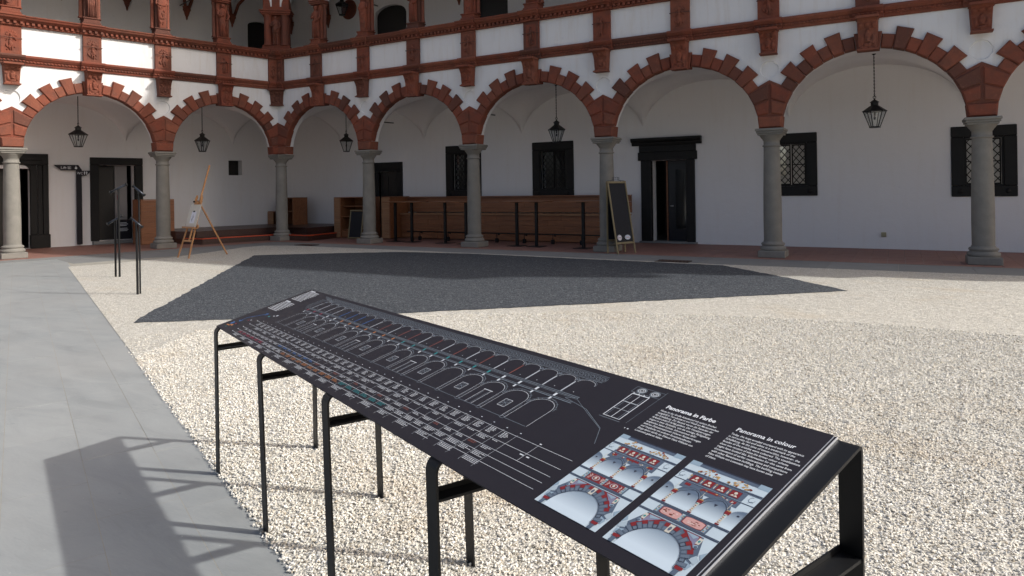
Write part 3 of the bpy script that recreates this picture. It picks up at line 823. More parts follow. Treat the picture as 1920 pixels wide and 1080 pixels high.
def wing(name, label, left):
    W = thing(name, label, 'building', (0, 0, 0), AL if left else 0)
    sgn = -1 if left else 1
    if left:
        cols = [0.0, -3.60, -7.28, -10.95, -14.6]; yb = 3.6; xin = 2.13
    else:
        cols = [0.0, 3.80, 7.64, 11.62, 15.56, 19.45, 23.35, 27.1]; yb = 3.0; xin = -2.916
    HB = .235
    # arcade wall with arches, voussoirs
    wb = MB(); bays = []
    for i in range(len(cols) - 1):
        c0, c1 = cols[i], cols[i + 1]; lo, hi = min(c0, c1), max(c0, c1)
        hl = HB; hr = HB
        if i == 0:   # bay next to the corner: wider pier on the corner side
            if left: hr = .22
            else: hl = .36
        a = (hi - lo - hl - hr) / 2; cx = lo + hl + a
        arch_wall(wb, lo, hi, cx, a + .014, BR_ + .014, ZC, 6.05, 0, WT, dish=(abs(lo) > .01, abs(hi) > .01))
        bays.append((lo, hi, cx, a, hl, hr))
        arch_stones(W, cx, a, hl, hr)
    part('arcade_wall', wb, M['plaster'], W)
    bays_s = sorted(bays)
    # springer bases
    for i, c in enumerate(cols[:-1]):
        lb = [b_ for b_ in bays if abs(b_[1] - c) < 1e-6]; rb = [b_ for b_ in bays if abs(b_[0] - c) < 1e-6]
        al = lb[0][3] if lb else 0; ar = rb[0][3] if rb else 0
        hl = lb[0][5] if lb else 0; hr = rb[0][4] if rb else 0
        springer_base(W, c, al, ar, hl, hr)
        if i > 0:
            column(W, c, .13)
    # pilaster axes: column axes and arch crowns
    axes = []
    for i in range(len(cols) - 1):
        if i > 0: axes.append((cols[i], 'col'))
        axes.append((bays[i][2] if i else (cols[0] + cols[1]) / 2 + (0.0 if left else -.08), 'key'))
    axes.sort()
    ends = [sgn * .02]
    # corner half pilaster
    for k, (x, kind) in enumerate(axes):
        kx = x
        if kind == 'key': kx = min(bays, key=lambda b_: abs(b_[2] - x))[2]
        cm = (CONS_KEY if kind == 'key' else CONS_HI)[k % (2 if kind == 'key' else 3)]
        part('console', cm, None, W, (kx, -.02 if kind == 'col' else -.05, 0))
        if kind == 'key':
            a = min(bays, key=lambda b_: abs(b_[2] - x))[3]
            t1 = radians(83); p = arch_pt(a, t1); q = arch_pt(a, t1, .3)
            part('keystone', rusticated([(-p.x, p.y - .05), (p.x, p.y - .05), (q.x + .02, q.y + .02), (-q.x - .02, q.y + .02)], -.07, .17, .02, .02), M['terra'], W, (kx, 0, 0))
        b = MB().bbox(-.225, .225, -.085, .0, 5.272, 6.018, .006); pl = part('pilaster', b, M['terra'], W, (x, 0, 0))
        part('relief_panel', RELIEFS[(k * 2 + (1 if left else 0)) % 5], None, pl, (0, -.087, 5.277))
        b = MB().tube([(-.225, -.118, 5.70), (-.09, -.13, 5.70), (.09, -.13, 5.69), (.225, -.118, 5.69)], .006, 6); b.ellipsoid((-.23, -.1, 5.70), (.012, .03, .012), 6, 4); b.ellipsoid((.23, -.1, 5.69), (.012, .03, .012), 6, 4)
        part('iron_clamp', b, M['rust'], pl)
        herm(W, x, .10, 'figure' if k % 2 == 0 else 'term')
    xs = [x for x, _ in axes]
    if left:
        entablature(W, xs); last = xs[-1]
    else: entablature(W, xs); last = xs[0]
    # run to the corner
    def corner_run(prof, nm, z):
        a, b_ = (last + .29, -.36) if left else (.36, last - .29)
        o = part(nm, profile_x(prof(0), min(a, b_) + .001, max(a, b_) - .001), M['terra'], W)
        if nm == 'cornice':
            d = MB(); n = int(abs(b_ - a) / .118); s = (b_ - a) / n
            for k in range(n): d.box(a + (k + .5) * s - .032, a + (k + .5) * s + .032, -.125, -.05, 6.068, 6.130)
            part('dentils', d, M['terra'], o)
        p = .062; a, b_ = (-.36, -.02) if left else (.02, .36)
        # mitred end piece at the corner
        pr = prof(p); bm_ = MB(); half = (105.2 / 2)
        vs = []; k_ = 1 / math.tan(radians(half))
        xo = -.36 if left else .36
        for (yy, zz) in pr: vs.append((xo, yy, zz))
        for (yy, zz) in pr: vs.append(((yy * k_) * (1 if left else -1), yy, zz))
        n = len(pr); fs = [tuple(range(n)), tuple(range(2 * n - 1, n - 1, -1))] + [(i, n + i, n + (i + 1) % n, (i + 1) % n) for i in range(n)]
        bm_.add(vs, fs); part(nm, bm_, M['terra'], W)
    corner_run(cornice_prof, 'cornice', 0); corner_run(course_prof, 'string_course', 0)
    k_ = 1 / math.tan(radians(105.2 / 2))
    b = MB(); s_ = 1 if left else -1
    b.prism([(-s_ * .33, 0), (-s_ * .33, -.085), (s_ * (-.085 * k_), -.085), (0, 0)], 'z', 5.272, 6.018)
    pl = part('pilaster', b, M['terra'], W)
    rp = part('relief_panel', RELIEFS[2], None, pl, (-s_ * .195, -.087, 5.277)); rp.scale = (.62, 1, 1)

    # back wall, floors, vaults
    if left:
        ops = [(-4.66 + .24, -3.1 - .24, .12, 2.83 - .24), (-7.15, -6.25, 0.0, 2.45), (-.17, .34, 2.27, 2.82)]
        uops = [(.63, 1.75, 5.3, 8.15), (-9.4, -8.3, 5.3, 8.0)]
        x0, x1 = -14.6, xin
    else:
        ops = [(11.86, 12.86, 0, 2.36), (1.78, 2.58, 0, 2.28), (19.1 + .25, 20.36 - .25, 1.27 + .25, 2.9 - .25), (14.95 + .25, 16.22 - .25, 1.32 + .25, 2.94 - .25),
               (8.01 + .25, 9.42 - .25, 1.32 + .25, 3.05 - .25), (4.70 + .25, 6.1 - .25, 1.33 + .25, 3.08 - .25)]
        uops = [(1.67, 3.1, 5.3, 8.22), (6.03, 7.19, 5.3, 8.15), (12.2, 13.4, 5.3, 8.1)]
        x0, x1 = xin, 27.1
    b = MB(); wall_openings(b, x0, x1, -.02, 4.98, yb, ops, .4); part('back_wall', b, M['plaster_in'], W)
    b = MB(); wall_openings(b, x0, x1, 5.2, 9.6, yb, uops, .35); part('gallery_back_wall', b, M['plaster_in'], W)
    b = MB()
    for (lo, hi, cx, a, hl, hr) in bays:
        vault(b, [(lo, WT, 0), (hi, WT, 0), (hi, yb, 0), (lo, yb, 0)], 2.93, 1.63)
    if not left:
        q = [(-.02, WT, 0), (-.02, yb, 0), (-2.916, 3.0, 0), tuple(fromL(.0, WT))]
        q = [tuple(fromL(.12, WT)), (-.0, WT, 0), (0, 3.0, 0), (-2.916, 3.0, 0)]
        vault(b, [q[0], q[1], q[2], q[3]], 2.93, 1.63)
        q = [tuple(fromL(0, WT)), tuple(fromL(.12, WT)), (-2.916, 3.0, 0), tuple(fromL(0, 3.6))]
        vault(b, q, 2.93, 1.63)
    part('vault_ceiling', b, M['plaster_in'], W)
    # gallery floor slab
    if left: poly = [(-14.6, .02), (-.01, .02), (xin - .01, yb - .01), (-14.6, yb - .01)]
    else: poly = [(27.1, .02), (.01, .02), (xin + .01, yb - .01), (27.1, yb - .01)]
    b = MB().prism(poly, 'z', 5.0, 5.19); part('gallery_floor', b, M['kerb'], W)
    # gallery arcade above (mostly over the frame, gives the real shade)
    b = MB(); vb = MB(); ax = sorted([x for x, _ in axes] + [0.0])
    for i in range(len(ax) - 1):
        lo, hi = ax[i], ax[i + 1]; a = (hi - lo) / 2 - .2
        arch_wall(b, lo, hi, (lo + hi) / 2, a, min(a, .85), 7.79, 9.6, 0, .4, 18)
    part('gallery_wall', b, M['plaster'], W)
    for (lo, hi, cx, a, hl, hr) in bays:
        vault(vb, [(lo, .4, 0), (hi, .4, 0), (hi, yb, 0), (lo, yb, 0)], 7.85, 1.5, 20)
    if not left:
        q = [tuple(fromL(.12, .4)), (-.0, .4, 0), (0, 3.0, 0), (-2.916, 3.0, 0)]; vault(vb, q, 7.85, 1.5, 20)
        q = [tuple(fromL(0, .4)), tuple(fromL(.12, .4)), (-2.916, 3.0, 0), tuple(fromL(0, 3.6))]; vault(vb, q, 7.85, 1.5, 20)
    part('gallery_vault', vb, M['plaster_in'], W)
    xe0, xe1 = (-14.6, 0) if left else (0, 27.1)
    part('upper_wall', MB().box(xe0, xe1, 0, .4, 9.602, 12.0), M['plaster'], W)
    part('eaves_cornice', MB().prism([(0, 11.5), (-.2, 11.55), (-.25, 11.75), (-.45, 11.85), (-.45, 12.02), (0, 12.02)], 'x', xe0, xe1), M['terra'], W)
    dk = 7.5
    if left: rp_ = [(-14.8, -.5), (.2, -.5), (2.4, 3.8), (2.4, 3.8), (-14.8, 3.8)]
    b = MB(); e0, e1 = xe0 - (.2 if left else 3.2), xe1 + (2.4 if left else .2)
    b.add([(xe0 - (0 if left else 0), -.5, 12.03), (xe1, -.5, 12.03), (e1, 4.2, 15.6), (e0, 4.2, 15.6), (e0, 9.2, 11.8), (e1, 9.2, 11.8)], [(0, 1, 2, 3), (3, 2, 5, 4)])
    part('roof', b, M['roof'], W)
    # iron tie rods under the vault
    for c in cols[1:-1]:
        part('tie_rod', MB().tube([(c, WT - .02, 3.78), (c, 1.35, 3.80)], .018, 8), M['ironblack'], W)
    for c in [x for x, _ in axes][::2]:
        part('tie_rod', MB().tube([(c, .38, 8.25), (c, yb + .02, 8.25)], .018, 8), M['ironblack'], W)
    # terracotta rib corbels on the gallery back wall
    cb = [-.59, 5.33 - 2.95, 5.33, 9.3, 13.2] if not left else [.04, -1.58, -3.5, -5.37, -7.2]
    if not left: cb = [-2.54, -.59, 5.33, 7.9, 11.7]
    for x in cb:
        b = MB(); z0 = 7.77
        R = []
        for zz, rx, ry in ((0, .012, .012), (.05, .03, .03), (.10, .035, .035), (.2, .075, .075), (.3, .10, .10), (.33, .125, .125), (.37, .13, .13), (.40, .12, .12), (.47, .14, .14)):
            R.append([(rx * cos(t), -.02 - ry * abs(sin(t)) * 1.2 if i % 10 else -.0, zz) for i, t in enumerate([pi * k / 10 for k in range(11)])])
        b.loft([[(p[0], p[1], z0 + p[2]) for p in r] for r in R], False)
        co = part('rib_corbel', b, M['terra'], W, (x, yb, 0))
        b = MB()
        for dx in (-1.0, 1.0):
            b.tube([(dx * .07, -.08, 8.22), (dx * .16, -.2, 8.6), (dx * .42, -.55, 9.0), (dx * .8, -1.0, 9.25)], .055, 8)
        part('vault_rib', b, M['terra'], co)
    return W, bays, yb

WR, bR, ybR = wing('arcaded_wing', 'white two-storey arcaded wing with terracotta arches behind the wooden bench, in shade on the right', False)
WL, bL, ybL = wing('arcaded_wing', 'sunlit white arcaded wing with terracotta arches on the left behind the easel', True)

# corner column and corner pier of the gallery (belong to the shaded wing)
column(WR, -.02, .12, radians(-7.4))
cc = Vector((-.607, .794, 0))
rot_c = atan2(.607, .794)    # local y points along cc
def corner_console():
    me = CONS_HI[1]; o = part('console', me, None, WR, (cc.x * -.0, cc.y * -.0, 0)); o.rotation_euler = (0, 0, rot_c); o.scale = (1.25, 1, 1.0); return o
corner_console()
b = MB(); rc = Matrix.Rotation(rot_c, 4, 'Z')
b.bbox(-.47, .47, -.16, .30, 6.281, 6.40, .01, rc); b.bbox(-.44, .44, -.13, .30, 6.40, 6.50, .01, rc); b.bbox(-.40, .40, -.02, .28, 6.50, 7.50, .008, rc)
pier = part('corner_pier', b, M['terra'], WR)
for sx in (-1, 1):
    b = MB().lathe([(.15, 6.50), (.145, 6.52), (.125, 6.54), (.122, 6.6), (.12, 7.44), (.13, 7.46), (.14, 7.50)], 8, (sx * .27, -.06, 0), False, rc); part('corner_colonnette', b, M['terra'], pier)
b = MB()
for (w_, z0, z1, y0) in ((.46, 7.50, 7.545, -.20), (.49, 7.546, 7.61, -.24), (.52, 7.612, 7.66, -.27)): b.bbox(-w_, w_, y0, .3, z0, z1, .012, rc)
b.bbox(-.42, .42, -.1, .3, 7.66, 8.6, .02, rc)
part('corner_capital', b, M['terra'], pier)
b = MB(); fig = [(6.52, .045, .05, -.035), (6.62, .04, .045, -.035), (6.72, .05, .052, -.03)]
for sx in (-1, 1):   # legs
    b.tube([(sx * .045, -.20, 6.50), (sx * .05, -.20, 6.60), (sx * .052, -.205, 6.74), (sx * .045, -.21, 6.86), (sx * .05, -.205, 7.0)], [.03, .036, .03, .05, .06], 10, rc)
    b.ellipsoid((sx * .05, -.24, 6.515), (.028, .055, .02), 8, 5, rc)
R = []
for z, rx, ry in ((6.88, .09, .075), (6.95, .115, .085), (7.03, .105, .085), (7.10, .085, .07), (7.18, .10, .08), (7.25, .115, .075), (7.29, .075, .06), (7.32, .035, .04), (7.34, .033, .038)):
    R.append([(rx * (1 + .05 * cos(8 * t)) * cos(t), -.205 + ry * sin(t), z) for t in [2 * pi * i / 24 for i in range(24)]])
b.loft(R, True, rc); b.ellipsoid((0, -.215, 7.39), (.04, .047, .055), 12, 8, rc); b.ellipsoid((0, -.205, 7.42), (.047, .05, .035), 10, 6, rc)
b.tube([(-.11, -.2, 7.25), (-.15, -.22, 7.12), (-.10, -.28, 7.10), (-.01, -.29, 7.18)], [.032, .028, .024, .02], 8, rc)
b.tube([(.11, -.2, 7.25), (.145, -.22, 7.12), (.11, -.27, 7.04), (.05, -.28, 7.0)], [.032, .028, .024, .02], 8, rc)
b.ellipsoid((0, -.30, 7.0), (.06, .03, .07), 10, 6, rc)
part('corner_statue', b, M['terra'], pier)
# corner springer apex of both wings is closed by their own plates

# ------------------------------------------------------------------ windows and doors of the right wing
for (x0, x1, z0, z1) in ((19.1, 20.36, 1.27, 2.9), (14.95, 16.22, 1.32, 2.94), (8.01, 9.42, 1.32, 3.05), (4.70, 6.1, 1.33, 3.08)):
    stone_window(WR, x0, x1, z0, z1, 3.0, .25, True, .19)
def room(parent, x0, x1, y0, y1, z0, z1, hole=None, mt='room'):
    b = MB()
    b.add([(x0, y0, z0), (x1, y0, z0), (x1, y1, z0), (x0, y1, z0), (x0, y0, z1), (x1, y0, z1), (x1, y1, z1), (x0, y1, z1)], [(0, 1, 2, 3), (4, 5, 6, 7), (0, 3, 7, 4), (1, 2, 6, 5)])
    wall_openings(b, x0, x1, z0, z1, y1, hole or [], .05)
    part('room_shell', b, M[mt], parent)
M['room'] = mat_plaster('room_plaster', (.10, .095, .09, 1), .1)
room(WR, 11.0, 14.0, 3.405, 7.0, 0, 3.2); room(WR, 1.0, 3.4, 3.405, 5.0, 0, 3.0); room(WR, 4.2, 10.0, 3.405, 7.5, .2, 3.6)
# right-window room: narrow openings show sky, wide unseen ones are added to light it
M['room_white'] = mat_plaster('room_plaster_white', (.62, .61, .60, 1), .1)
room(WR, 14.3, 24.0, 3.405, 7.6, .2, 3.5, [(14.62, 14.86, 1.9, 2.85), (19.40, 19.62, 1.75, 3.05), (16.9, 18.2, 1.3, 3.0), (21.6, 23.0, 1.3, 3.0)], 'room_white')
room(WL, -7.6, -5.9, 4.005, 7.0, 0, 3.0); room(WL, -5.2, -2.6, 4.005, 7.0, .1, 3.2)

# portal with moulded cornice
def portal():
    b = MB(); y = 3.0
    b.bbox(11.55, 11.86, y - .05, y + .1, 0, 2.36, .012)
    b.bbox(12.86, 13.10, y - .05, y + .1, 0, 2.36, .012)
    o = part('door_surround', b, M['blackstone'], WR)
    b = MB().bbox(11.47, 13.17, y - .06, y + .1, 2.361, 2.60, .01).bbox(11.50, 13.14, y - .045, y + .1, 2.601, 2.79, .01)
    part('door_lintel', b, M['blackstone'], o)
    b = MB().prism([(.0, 2.79), (-.07, 2.79), (-.09, 2.83), (-.10, 2.87), (-.17, 2.90), (-.20, 2.94), (-.20, 3.0), (0, 3.0)], 'x', 11.30, 13.30, Matrix.Translation((0, y, 0)))
    part('door_cornice', b, M['blackstone'], o)
    part('threshold', MB().bbox(11.5, 13.15, y - .12, y + .4, .0, .05, .01), M['kerb'], o)
    d = MB().box(12.22, 12.86, y + .33, y + .36, .05, 2.34); dl = part('door', d, M['dark_blue_door'], o)
    part('door_post', MB().box(12.20, 12.235, y + .28, y + .37, .05, 2.34), M['bench'], dl)
    part('door_handle', MB().tube([(12.30, y + .30, 1.05), (12.40, y + .30, 1.05)], .012, 8).tube([(12.30, y + .30, 1.05), (12.30, y + .335, 1.05)], .012, 8), M['silver'], dl)
    part('pane', MB().box(12.45, 12.75, y + .322, y + .328, .4, 2.1), M['glass'], dl)
portal()
def small_portal():
    y = 3.0; b = MB().bbox(1.50, 1.78, y - .05, y + .1, 0, 2.28, .012).bbox(2.58, 2.84, y - .05, y + .1, 0, 2.28, .012).bbox(1.50, 2.84, y - .052, y + .1, 2.281, 2.62, .012)
    o = part('door_surround', b, M['blackstone'], WR)
    part('door_lintel', MB().bbox(1.62, 2.72, y - .075, y - .051, 2.36, 2.40, .004), M['blackstone'], o)
    part('door', MB().box(1.78, 2.58, y + .07, y + .1, .0, 2.28).box(1.86, 2.14, y + .055, y + .07, .15, 1.0).box(2.22, 2.5, y + .055, y + .07, .15, 1.0).box(1.86, 2.14, y + .055, y + .07, 1.15, 2.1).box(2.22, 2.5, y + .055, y + .07, 1.15, 2.1), M['darkdoor'], o)
small_portal()
# left wing: wide doorway
y = 3.6
b = MB().bbox(-4.66, -4.42, y - .06, y + .1, .12, 2.59, .012).bbox(-3.34, -3.10, y - .06, y + .1, .12, 2.59, .012).bbox(-4.66, -3.10, y - .062, y + .1, 2.591, 2.83, .012)
o = part('door_surround', b, M['blackstone'], WL)
part('door_step', MB().bbox(-4.62, -3.12, y - .16, y + .4, 0, .115, .01), M['kerb'], o)
dl = part('door', MB().box(-4.42, -3.88, y + .36, y + .40, .12, 2.55), M['darkdoor'], o)
M['inner_grey'] = mat_plaster('grey_inner_plaster', (.26, .25, .25, 1), .1)
part('inner_wall', MB().box(-3.86, -3.50, y + .30, y + .39, .12, 2.58), M['inner_grey'], o)
nb = part('notice_board', MB().box(-3.86, -3.42, y + .1, y + .13, .13, .78), M['panel'], o)
b = MB()
for k in range(3): b.box(-3.82, -3.58 + .04 * (k % 2), y + .096, y + .0995, .66 - k * .045, .68 - k * .045)
for k in range(3): b.box(-3.78, -3.56 + .03 * (k % 2), y + .096, y + .0995, .48 - k * .04, .495 - k * .04)
part('notice_text', b, M['whitetext'], nb)
part('fire_bell', MB().box(-3.80, -3.74, y + .27, y + .299, 1.45, 1.60), M['pred'], o)
# left doorway with moulded jambs and rounded corbels
b = MB()
for (a, c, d) in ((-5.80, -5.95, -.09), (-5.955, -6.08, -.05), (-6.085, -6.26, -.02)):
    b.bbox(c, a, y + d, y + .12, .42, 2.56, .01)
b.bbox(-6.28, -5.77, y - .11, y + .12, 0, .42, .015)
for (a, c, d) in ((-7.75, -7.6, -.09), (-7.595, -7.47, -.05), (-7.465, -7.15, -.02)): b.bbox(a, c, y + d, y + .12, .42, 2.56, .01)
b.bbox(-7.78, -7.13, y - .11, y + .12, 0, .42, .015)
b.bbox(-7.75, -5.80, y - .095, y + .12, 2.56, 2.90, .012); b.bbox(-7.6, -5.95, y - .13, y - .096, 2.70, 2.78, .008)
o = part('door_surround', b, M['blackstone'], WL)
b = MB()
for s_, xo in ((1, -6.26), (-1, -7.15)):
    pts = [(xo, 2.56)] + [(xo - s_ * (.22 - .22 * sin(t)), 2.30 + .26 * 0 + .22 * (1 - cos(t)) * 0 + .0 + .0) for t in ()]
    arc = [(xo - s_ * .22 * (1 - sin(t)), 2.56 - .24 * (1 - cos(t))) for t in [pi / 2 * k / 8 for k in range(9)]]
    b.prism([(xo, 2.56)] + arc, 'y', y - .018, y + .12)
part('corbelled_corner', b, M['blackstone'], o)
part('door', MB().box(-7.15, -6.55, y + .5, y + .54, 0, 2.45), M['darkdoor'], o)
# small square window of the left wing: dark plate stands for niche shade
part('niche_shade_plate', MB().box(-.17, .34, y + .34, y + .37, 2.27, 2.82), M['darkdoor'], WL)
# upper gallery doors
def arched_door(parent, x0, x1, z0, z1, y, rise=.35):
    n = 12; cx = (x0 + x1) / 2; a = (x1 - x0) / 2
    poly = [(x0, z0), (x1, z0)] + [(cx + a * cos(pi * k / n), z1 - rise + rise * sin(pi * k / n)) for k in range(n + 1)]
    o = part('gallery_door', MB().prism(poly, 'y', y + .14, y + .17), M['darkdoor'], parent)
    top = [(x0, z1 - rise)] + [(cx - a * cos(pi * k / n), z1 - rise + rise * sin(pi * k / n)) for k in range(n + 1)]
    b = MB()
    vs = [(p[0], y - .002, p[1]) for p in top[1:]] + [(p[0], y - .002, z1 + .001) for p in top[1:]]
    N = n + 1; b.add(vs, [(i, i + 1, N + i + 1, N + i) for i in range(N - 1)])
    vs = [(p[0], y - .002, p[1]) for p in top[1:]] + [(p[0], y + .14, p[1]) for p in top[1:]]
    b.add(vs, [(i, i + 1, N + i + 1, N + i) for i in range(N - 1)])
    part('door_arch', b, M['plaster_in'], o)
arched_door(WR, 1.67, 3.1, 5.3, 8.22, 3.0); arched_door(WR, 6.03, 7.19, 5.3, 8.15, 3.0, .05); arched_door(WR, 12.2, 13.4, 5.3, 8.1, 3.0)
arched_door(WL, .63, 1.75, 5.3, 8.15, 3.6, .2); arched_door(WL, -9.4, -8.3, 5.3, 8.0, 3.6)
# oval medallion on gallery back wall
b = MB().lathe([(.36, 0), (.37, .02), (.34, .05), (.30, .04), (.29, .02), (.0, .02)], 32, T=Matrix.Translation((.46, 2.999, 8.32)) @ Matrix.Rotation(pi / 2, 4, 'X'))
part('medallion', b, M['terra'], WR)
# wall socket
s = thing('wall_socket', 'small beige plastic socket box low on the white wall between the two right windows', 'socket', (17.69, 2.999, .30))
part('box', MB().bbox(-.055, .055, -.045, 0, 0, .11, .006), M['beige'], s); part('lid', MB().bbox(-.045, .045, -.054, -.0455, .015, .085, .003), M['beige'], s)

# ------------------------------------------------------------------ lanterns
def lantern(loc, label, ztop, zb, rot=.2, group='lanterns hanging in the arcade'):
    t = thing('lantern', label, 'lantern', (loc[0], loc[1], zb), rot, group)
    H = .66; n = 6; rt, rb = .235, .11; zg0, zg1 = .03, .37
    def ring(r, z): return [(r * cos(2 * pi * k / n), r * sin(2 * pi * k / n), z) for k in range(n)]
    b = MB()
    b.loft([ring(rb + .01, 0), ring(rb + .012, .018), ring(rb + .006, .03)], False); part('base_ring', b, M['ironblack'], t)
    b = MB(); A, B = ring(rb, zg0), ring(rt, zg1)
    for k in range(n): b.tube([A[k], B[k]], .011, 6)
    b.loft([ring(rt + .012, zg1 - .012), ring(rt + .02, zg1)], False)
    part('frame', b, M['ironblack'], t)
    for k in range(n):
        j = (k + 1) % n; q = [Vector(A[k]), Vector(A[j]), Vector(B[j]), Vector(B[k])]; c = sum(q, Vector()) / 4
        nn = (q[1] - q[0]).cross(q[3] - q[0]).normalized() * .0015
        vs = [p + (c - p) * .03 - nn for p in q] + [p + (c - p) * .03 + nn for p in q]
        part('pane', MB().add(vs, [(0, 1, 2, 3), (7, 6, 5, 4), (0, 4, 5, 1), (1, 5, 6, 2), (2, 6, 7, 3), (3, 7, 4, 0)]), M['glass'], t)
    b = MB().loft([ring(.262, .366), ring(.262, .375), ring(.09, .50)], False)
    b.loft([ring(.078, .49), ring(.078, .575)], False); b.loft([ring(.098, .572), ring(.098, .58), ring(.02, .635), ring(.01, .66)], False)
    part('roof', b, M['ironblack'], t)
    b = MB().tube([(0, 0, .37), (0, 0, .27)], .02, 8).ellipsoid((0, 0, .22), (.026, .026, .045), 10, 6)
    part('bulb_holder', b, M['tubegrey'], t)
    L = ztop - zb; b = MB(); z = .69; k = 0
    b.tube([(.03 * cos(a), 0, .69 + .03 * sin(a)) for a in [2 * pi * i / 12 for i in range(13)]], .007, 6)
    z = .715
    while z < L - .05:
        s_ = .024
        pts = [((s_ * .45 * cos(a)) * (k % 2), (s_ * .45 * cos(a)) * (1 - k % 2), z + s_ * sin(a)) for a in [2 * pi * i / 8 for i in range(9)]]
        b.tube(pts, .0065, 5); z += .038; k += 1
    part('chain', b, M['ironblack'], t)
    part('ceiling_hook', MB().ellipsoid((0, 0, L - .03), (.045, .045, .035), 12, 8).tube([(0, 0, L - .05), (0, 0, L + .02)], .012, 6), M['ironblack'], t)
    return t
lantern((17.57, 1.5), 'black iron lantern on a long chain in the rightmost full arch above the beige socket', 4.58, 2.87)
lantern((9.58, 1.5), 'black iron lantern hanging in front of the lattice window above the wooden bench', 4.58, 2.90)
lantern((1.62, 1.5), 'black iron lantern hanging in the narrow arch just right of the corner column', 4.6, 2.96)
p = fromL(-5.38, 1.8); lantern((p.x, p.y), 'black iron lantern with bright glass hanging between the signpost and the wide doorway', 4.62, 3.04)
p = fromL(-1.79, 1.8); lantern((p.x, p.y), 'black iron lantern hanging above and left of the small square window, over the easel', 4.6, 3.0)
# gallery lanterns
p = fromL(-3.06, 1.8); lantern((p.x, p.y), 'upper gallery lantern cut off by the top edge above the sunlit left arches', 9.2, 7.83, group='lanterns of the upper gallery')
lantern((.52, 2.55), 'black lantern in front of the oval terracotta medallion on the upper gallery wall', 9.2, 8.0, group='lanterns of the upper gallery')

# ------------------------------------------------------------------ signpost on the left wing wall
sp = fromL(-4.99, 3.5)
t = thing('signpost', 'black flat signpost with white LIFT and WC arrow signs against the sunlit wall', 'sign', (sp.x, sp.y, 0), AL)
part('post', MB().bbox(-.075, .075, -.03, .03, .05, 2.42, .006), M['panel'], t)
a1 = part('arrow_sign', MB().prism([(-.68, 2.57), (-.48, 2.40), (.0, 2.40), (.075, 2.38), (.0775, 2.42), (-.02, 2.575)], 'y', -.035, .03), M['panel'], t)
a2 = part('arrow_sign', MB().prism([(-.075, 2.385), (.35, 2.395), (.20, 2.235), (-.074, 2.235)], 'y', -.037, .028), M['panel'], t)

def text_mesh(body, size, mat, width=None, align='LEFT', bold=0.0, name='text'):
    cu = bpy.data.curves.new(name, 'FONT'); cu.body = body; cu.size = size; cu.align_x = align; cu.resolution_u = 2
    cu.offset = bold; cu.space_line = 1.0
    ob = bpy.data.objects.new(name, cu); COL.objects.link(ob)
    bpy.context.view_layer.update()
    dg = bpy.context.evaluated_depsgraph_get(); me = bpy.data.meshes.new_from_object(ob.evaluated_get(dg))
    bpy.data.objects.remove(ob); bpy.data.curves.remove(cu)
    if width and len(me.vertices):
        xs = [v.co.x for v in me.vertices]; k = width / (max(xs) - min(xs))
        for v in me.vertices: v.co.x *= k
    me.materials.clear(); me.materials.append(mat); me.name = name
    return me
def sign_text(body, x, z, size, w, parent, y=-.0375, name='lettering'):
    o = part(name, text_mesh(body, size, M['whitetext'], w, name=name), None, parent, (x, y, z)); o.rotation_euler = (pi / 2, 0, 0); return o
sign_text('Lift', -.50, 2.445, .11, .15, a1)
def pict_lift(x, z, yy):
    b = MB()
    b.box(x, x + .09, yy - .001, yy, z, z + .006); b.box(x, x + .09, yy - .001, yy, z + .084, z + .09); b.box(x, x + .006, yy - .001, yy, z + .006, z + .084); b.box(x + .084, x + .09, yy - .001, yy, z + .006, z + .084)
    for k in range(2): b.box(x + .02 + k * .03, x + .036 + k * .03, yy - .001, yy, z + .012, z + .055); b.box(x + .022 + k * .03, x + .034 + k * .03, yy - .001, yy, z + .06, z + .074)
    return b
part('lift_pictogram', pict_lift(-.31, 2.44, -.036), M['whitetext'], a1)
b = MB(); yy = -.036; x = -.085; z = 2.44     # wheelchair pictogram
b.prism([(x + .035 * cos(t), z + .03 + .03 * sin(t)) for t in [2 * pi * k / 14 for k in range(14)]], 'y', yy - .001, yy); b.box(x - .006, x + .006, yy - .001, yy, z + .05, z + .085); b.box(x - .01, x + .03, yy - .001, yy, z + .05, z + .06); b.prism([(x + .012 * cos(t), z + .098 + .012 * sin(t)) for t in [2 * pi * k / 10 for k in range(10)]], 'y', yy - .001, yy)
part('wheelchair_pictogram', b, M['whitetext'], a1)
sign_text('WC', -.06, 2.275, .11, .16, a2, -.0385)
b = MB(); yy = -.038
for x in (.15, .21):
    b.box(x - .018, x + .018, yy - .001, yy, 2.31, 2.35); b.box(x - .012, x + .012, yy - .001, yy, 2.27, 2.309); b.prism([(x + .012 * cos(t), 2.365 + .012 * sin(t)) for t in [2 * pi * k / 10 for k in range(10)]], 'y', yy - .001, yy)
part('toilet_pictogram', b, M['whitetext'], a2)

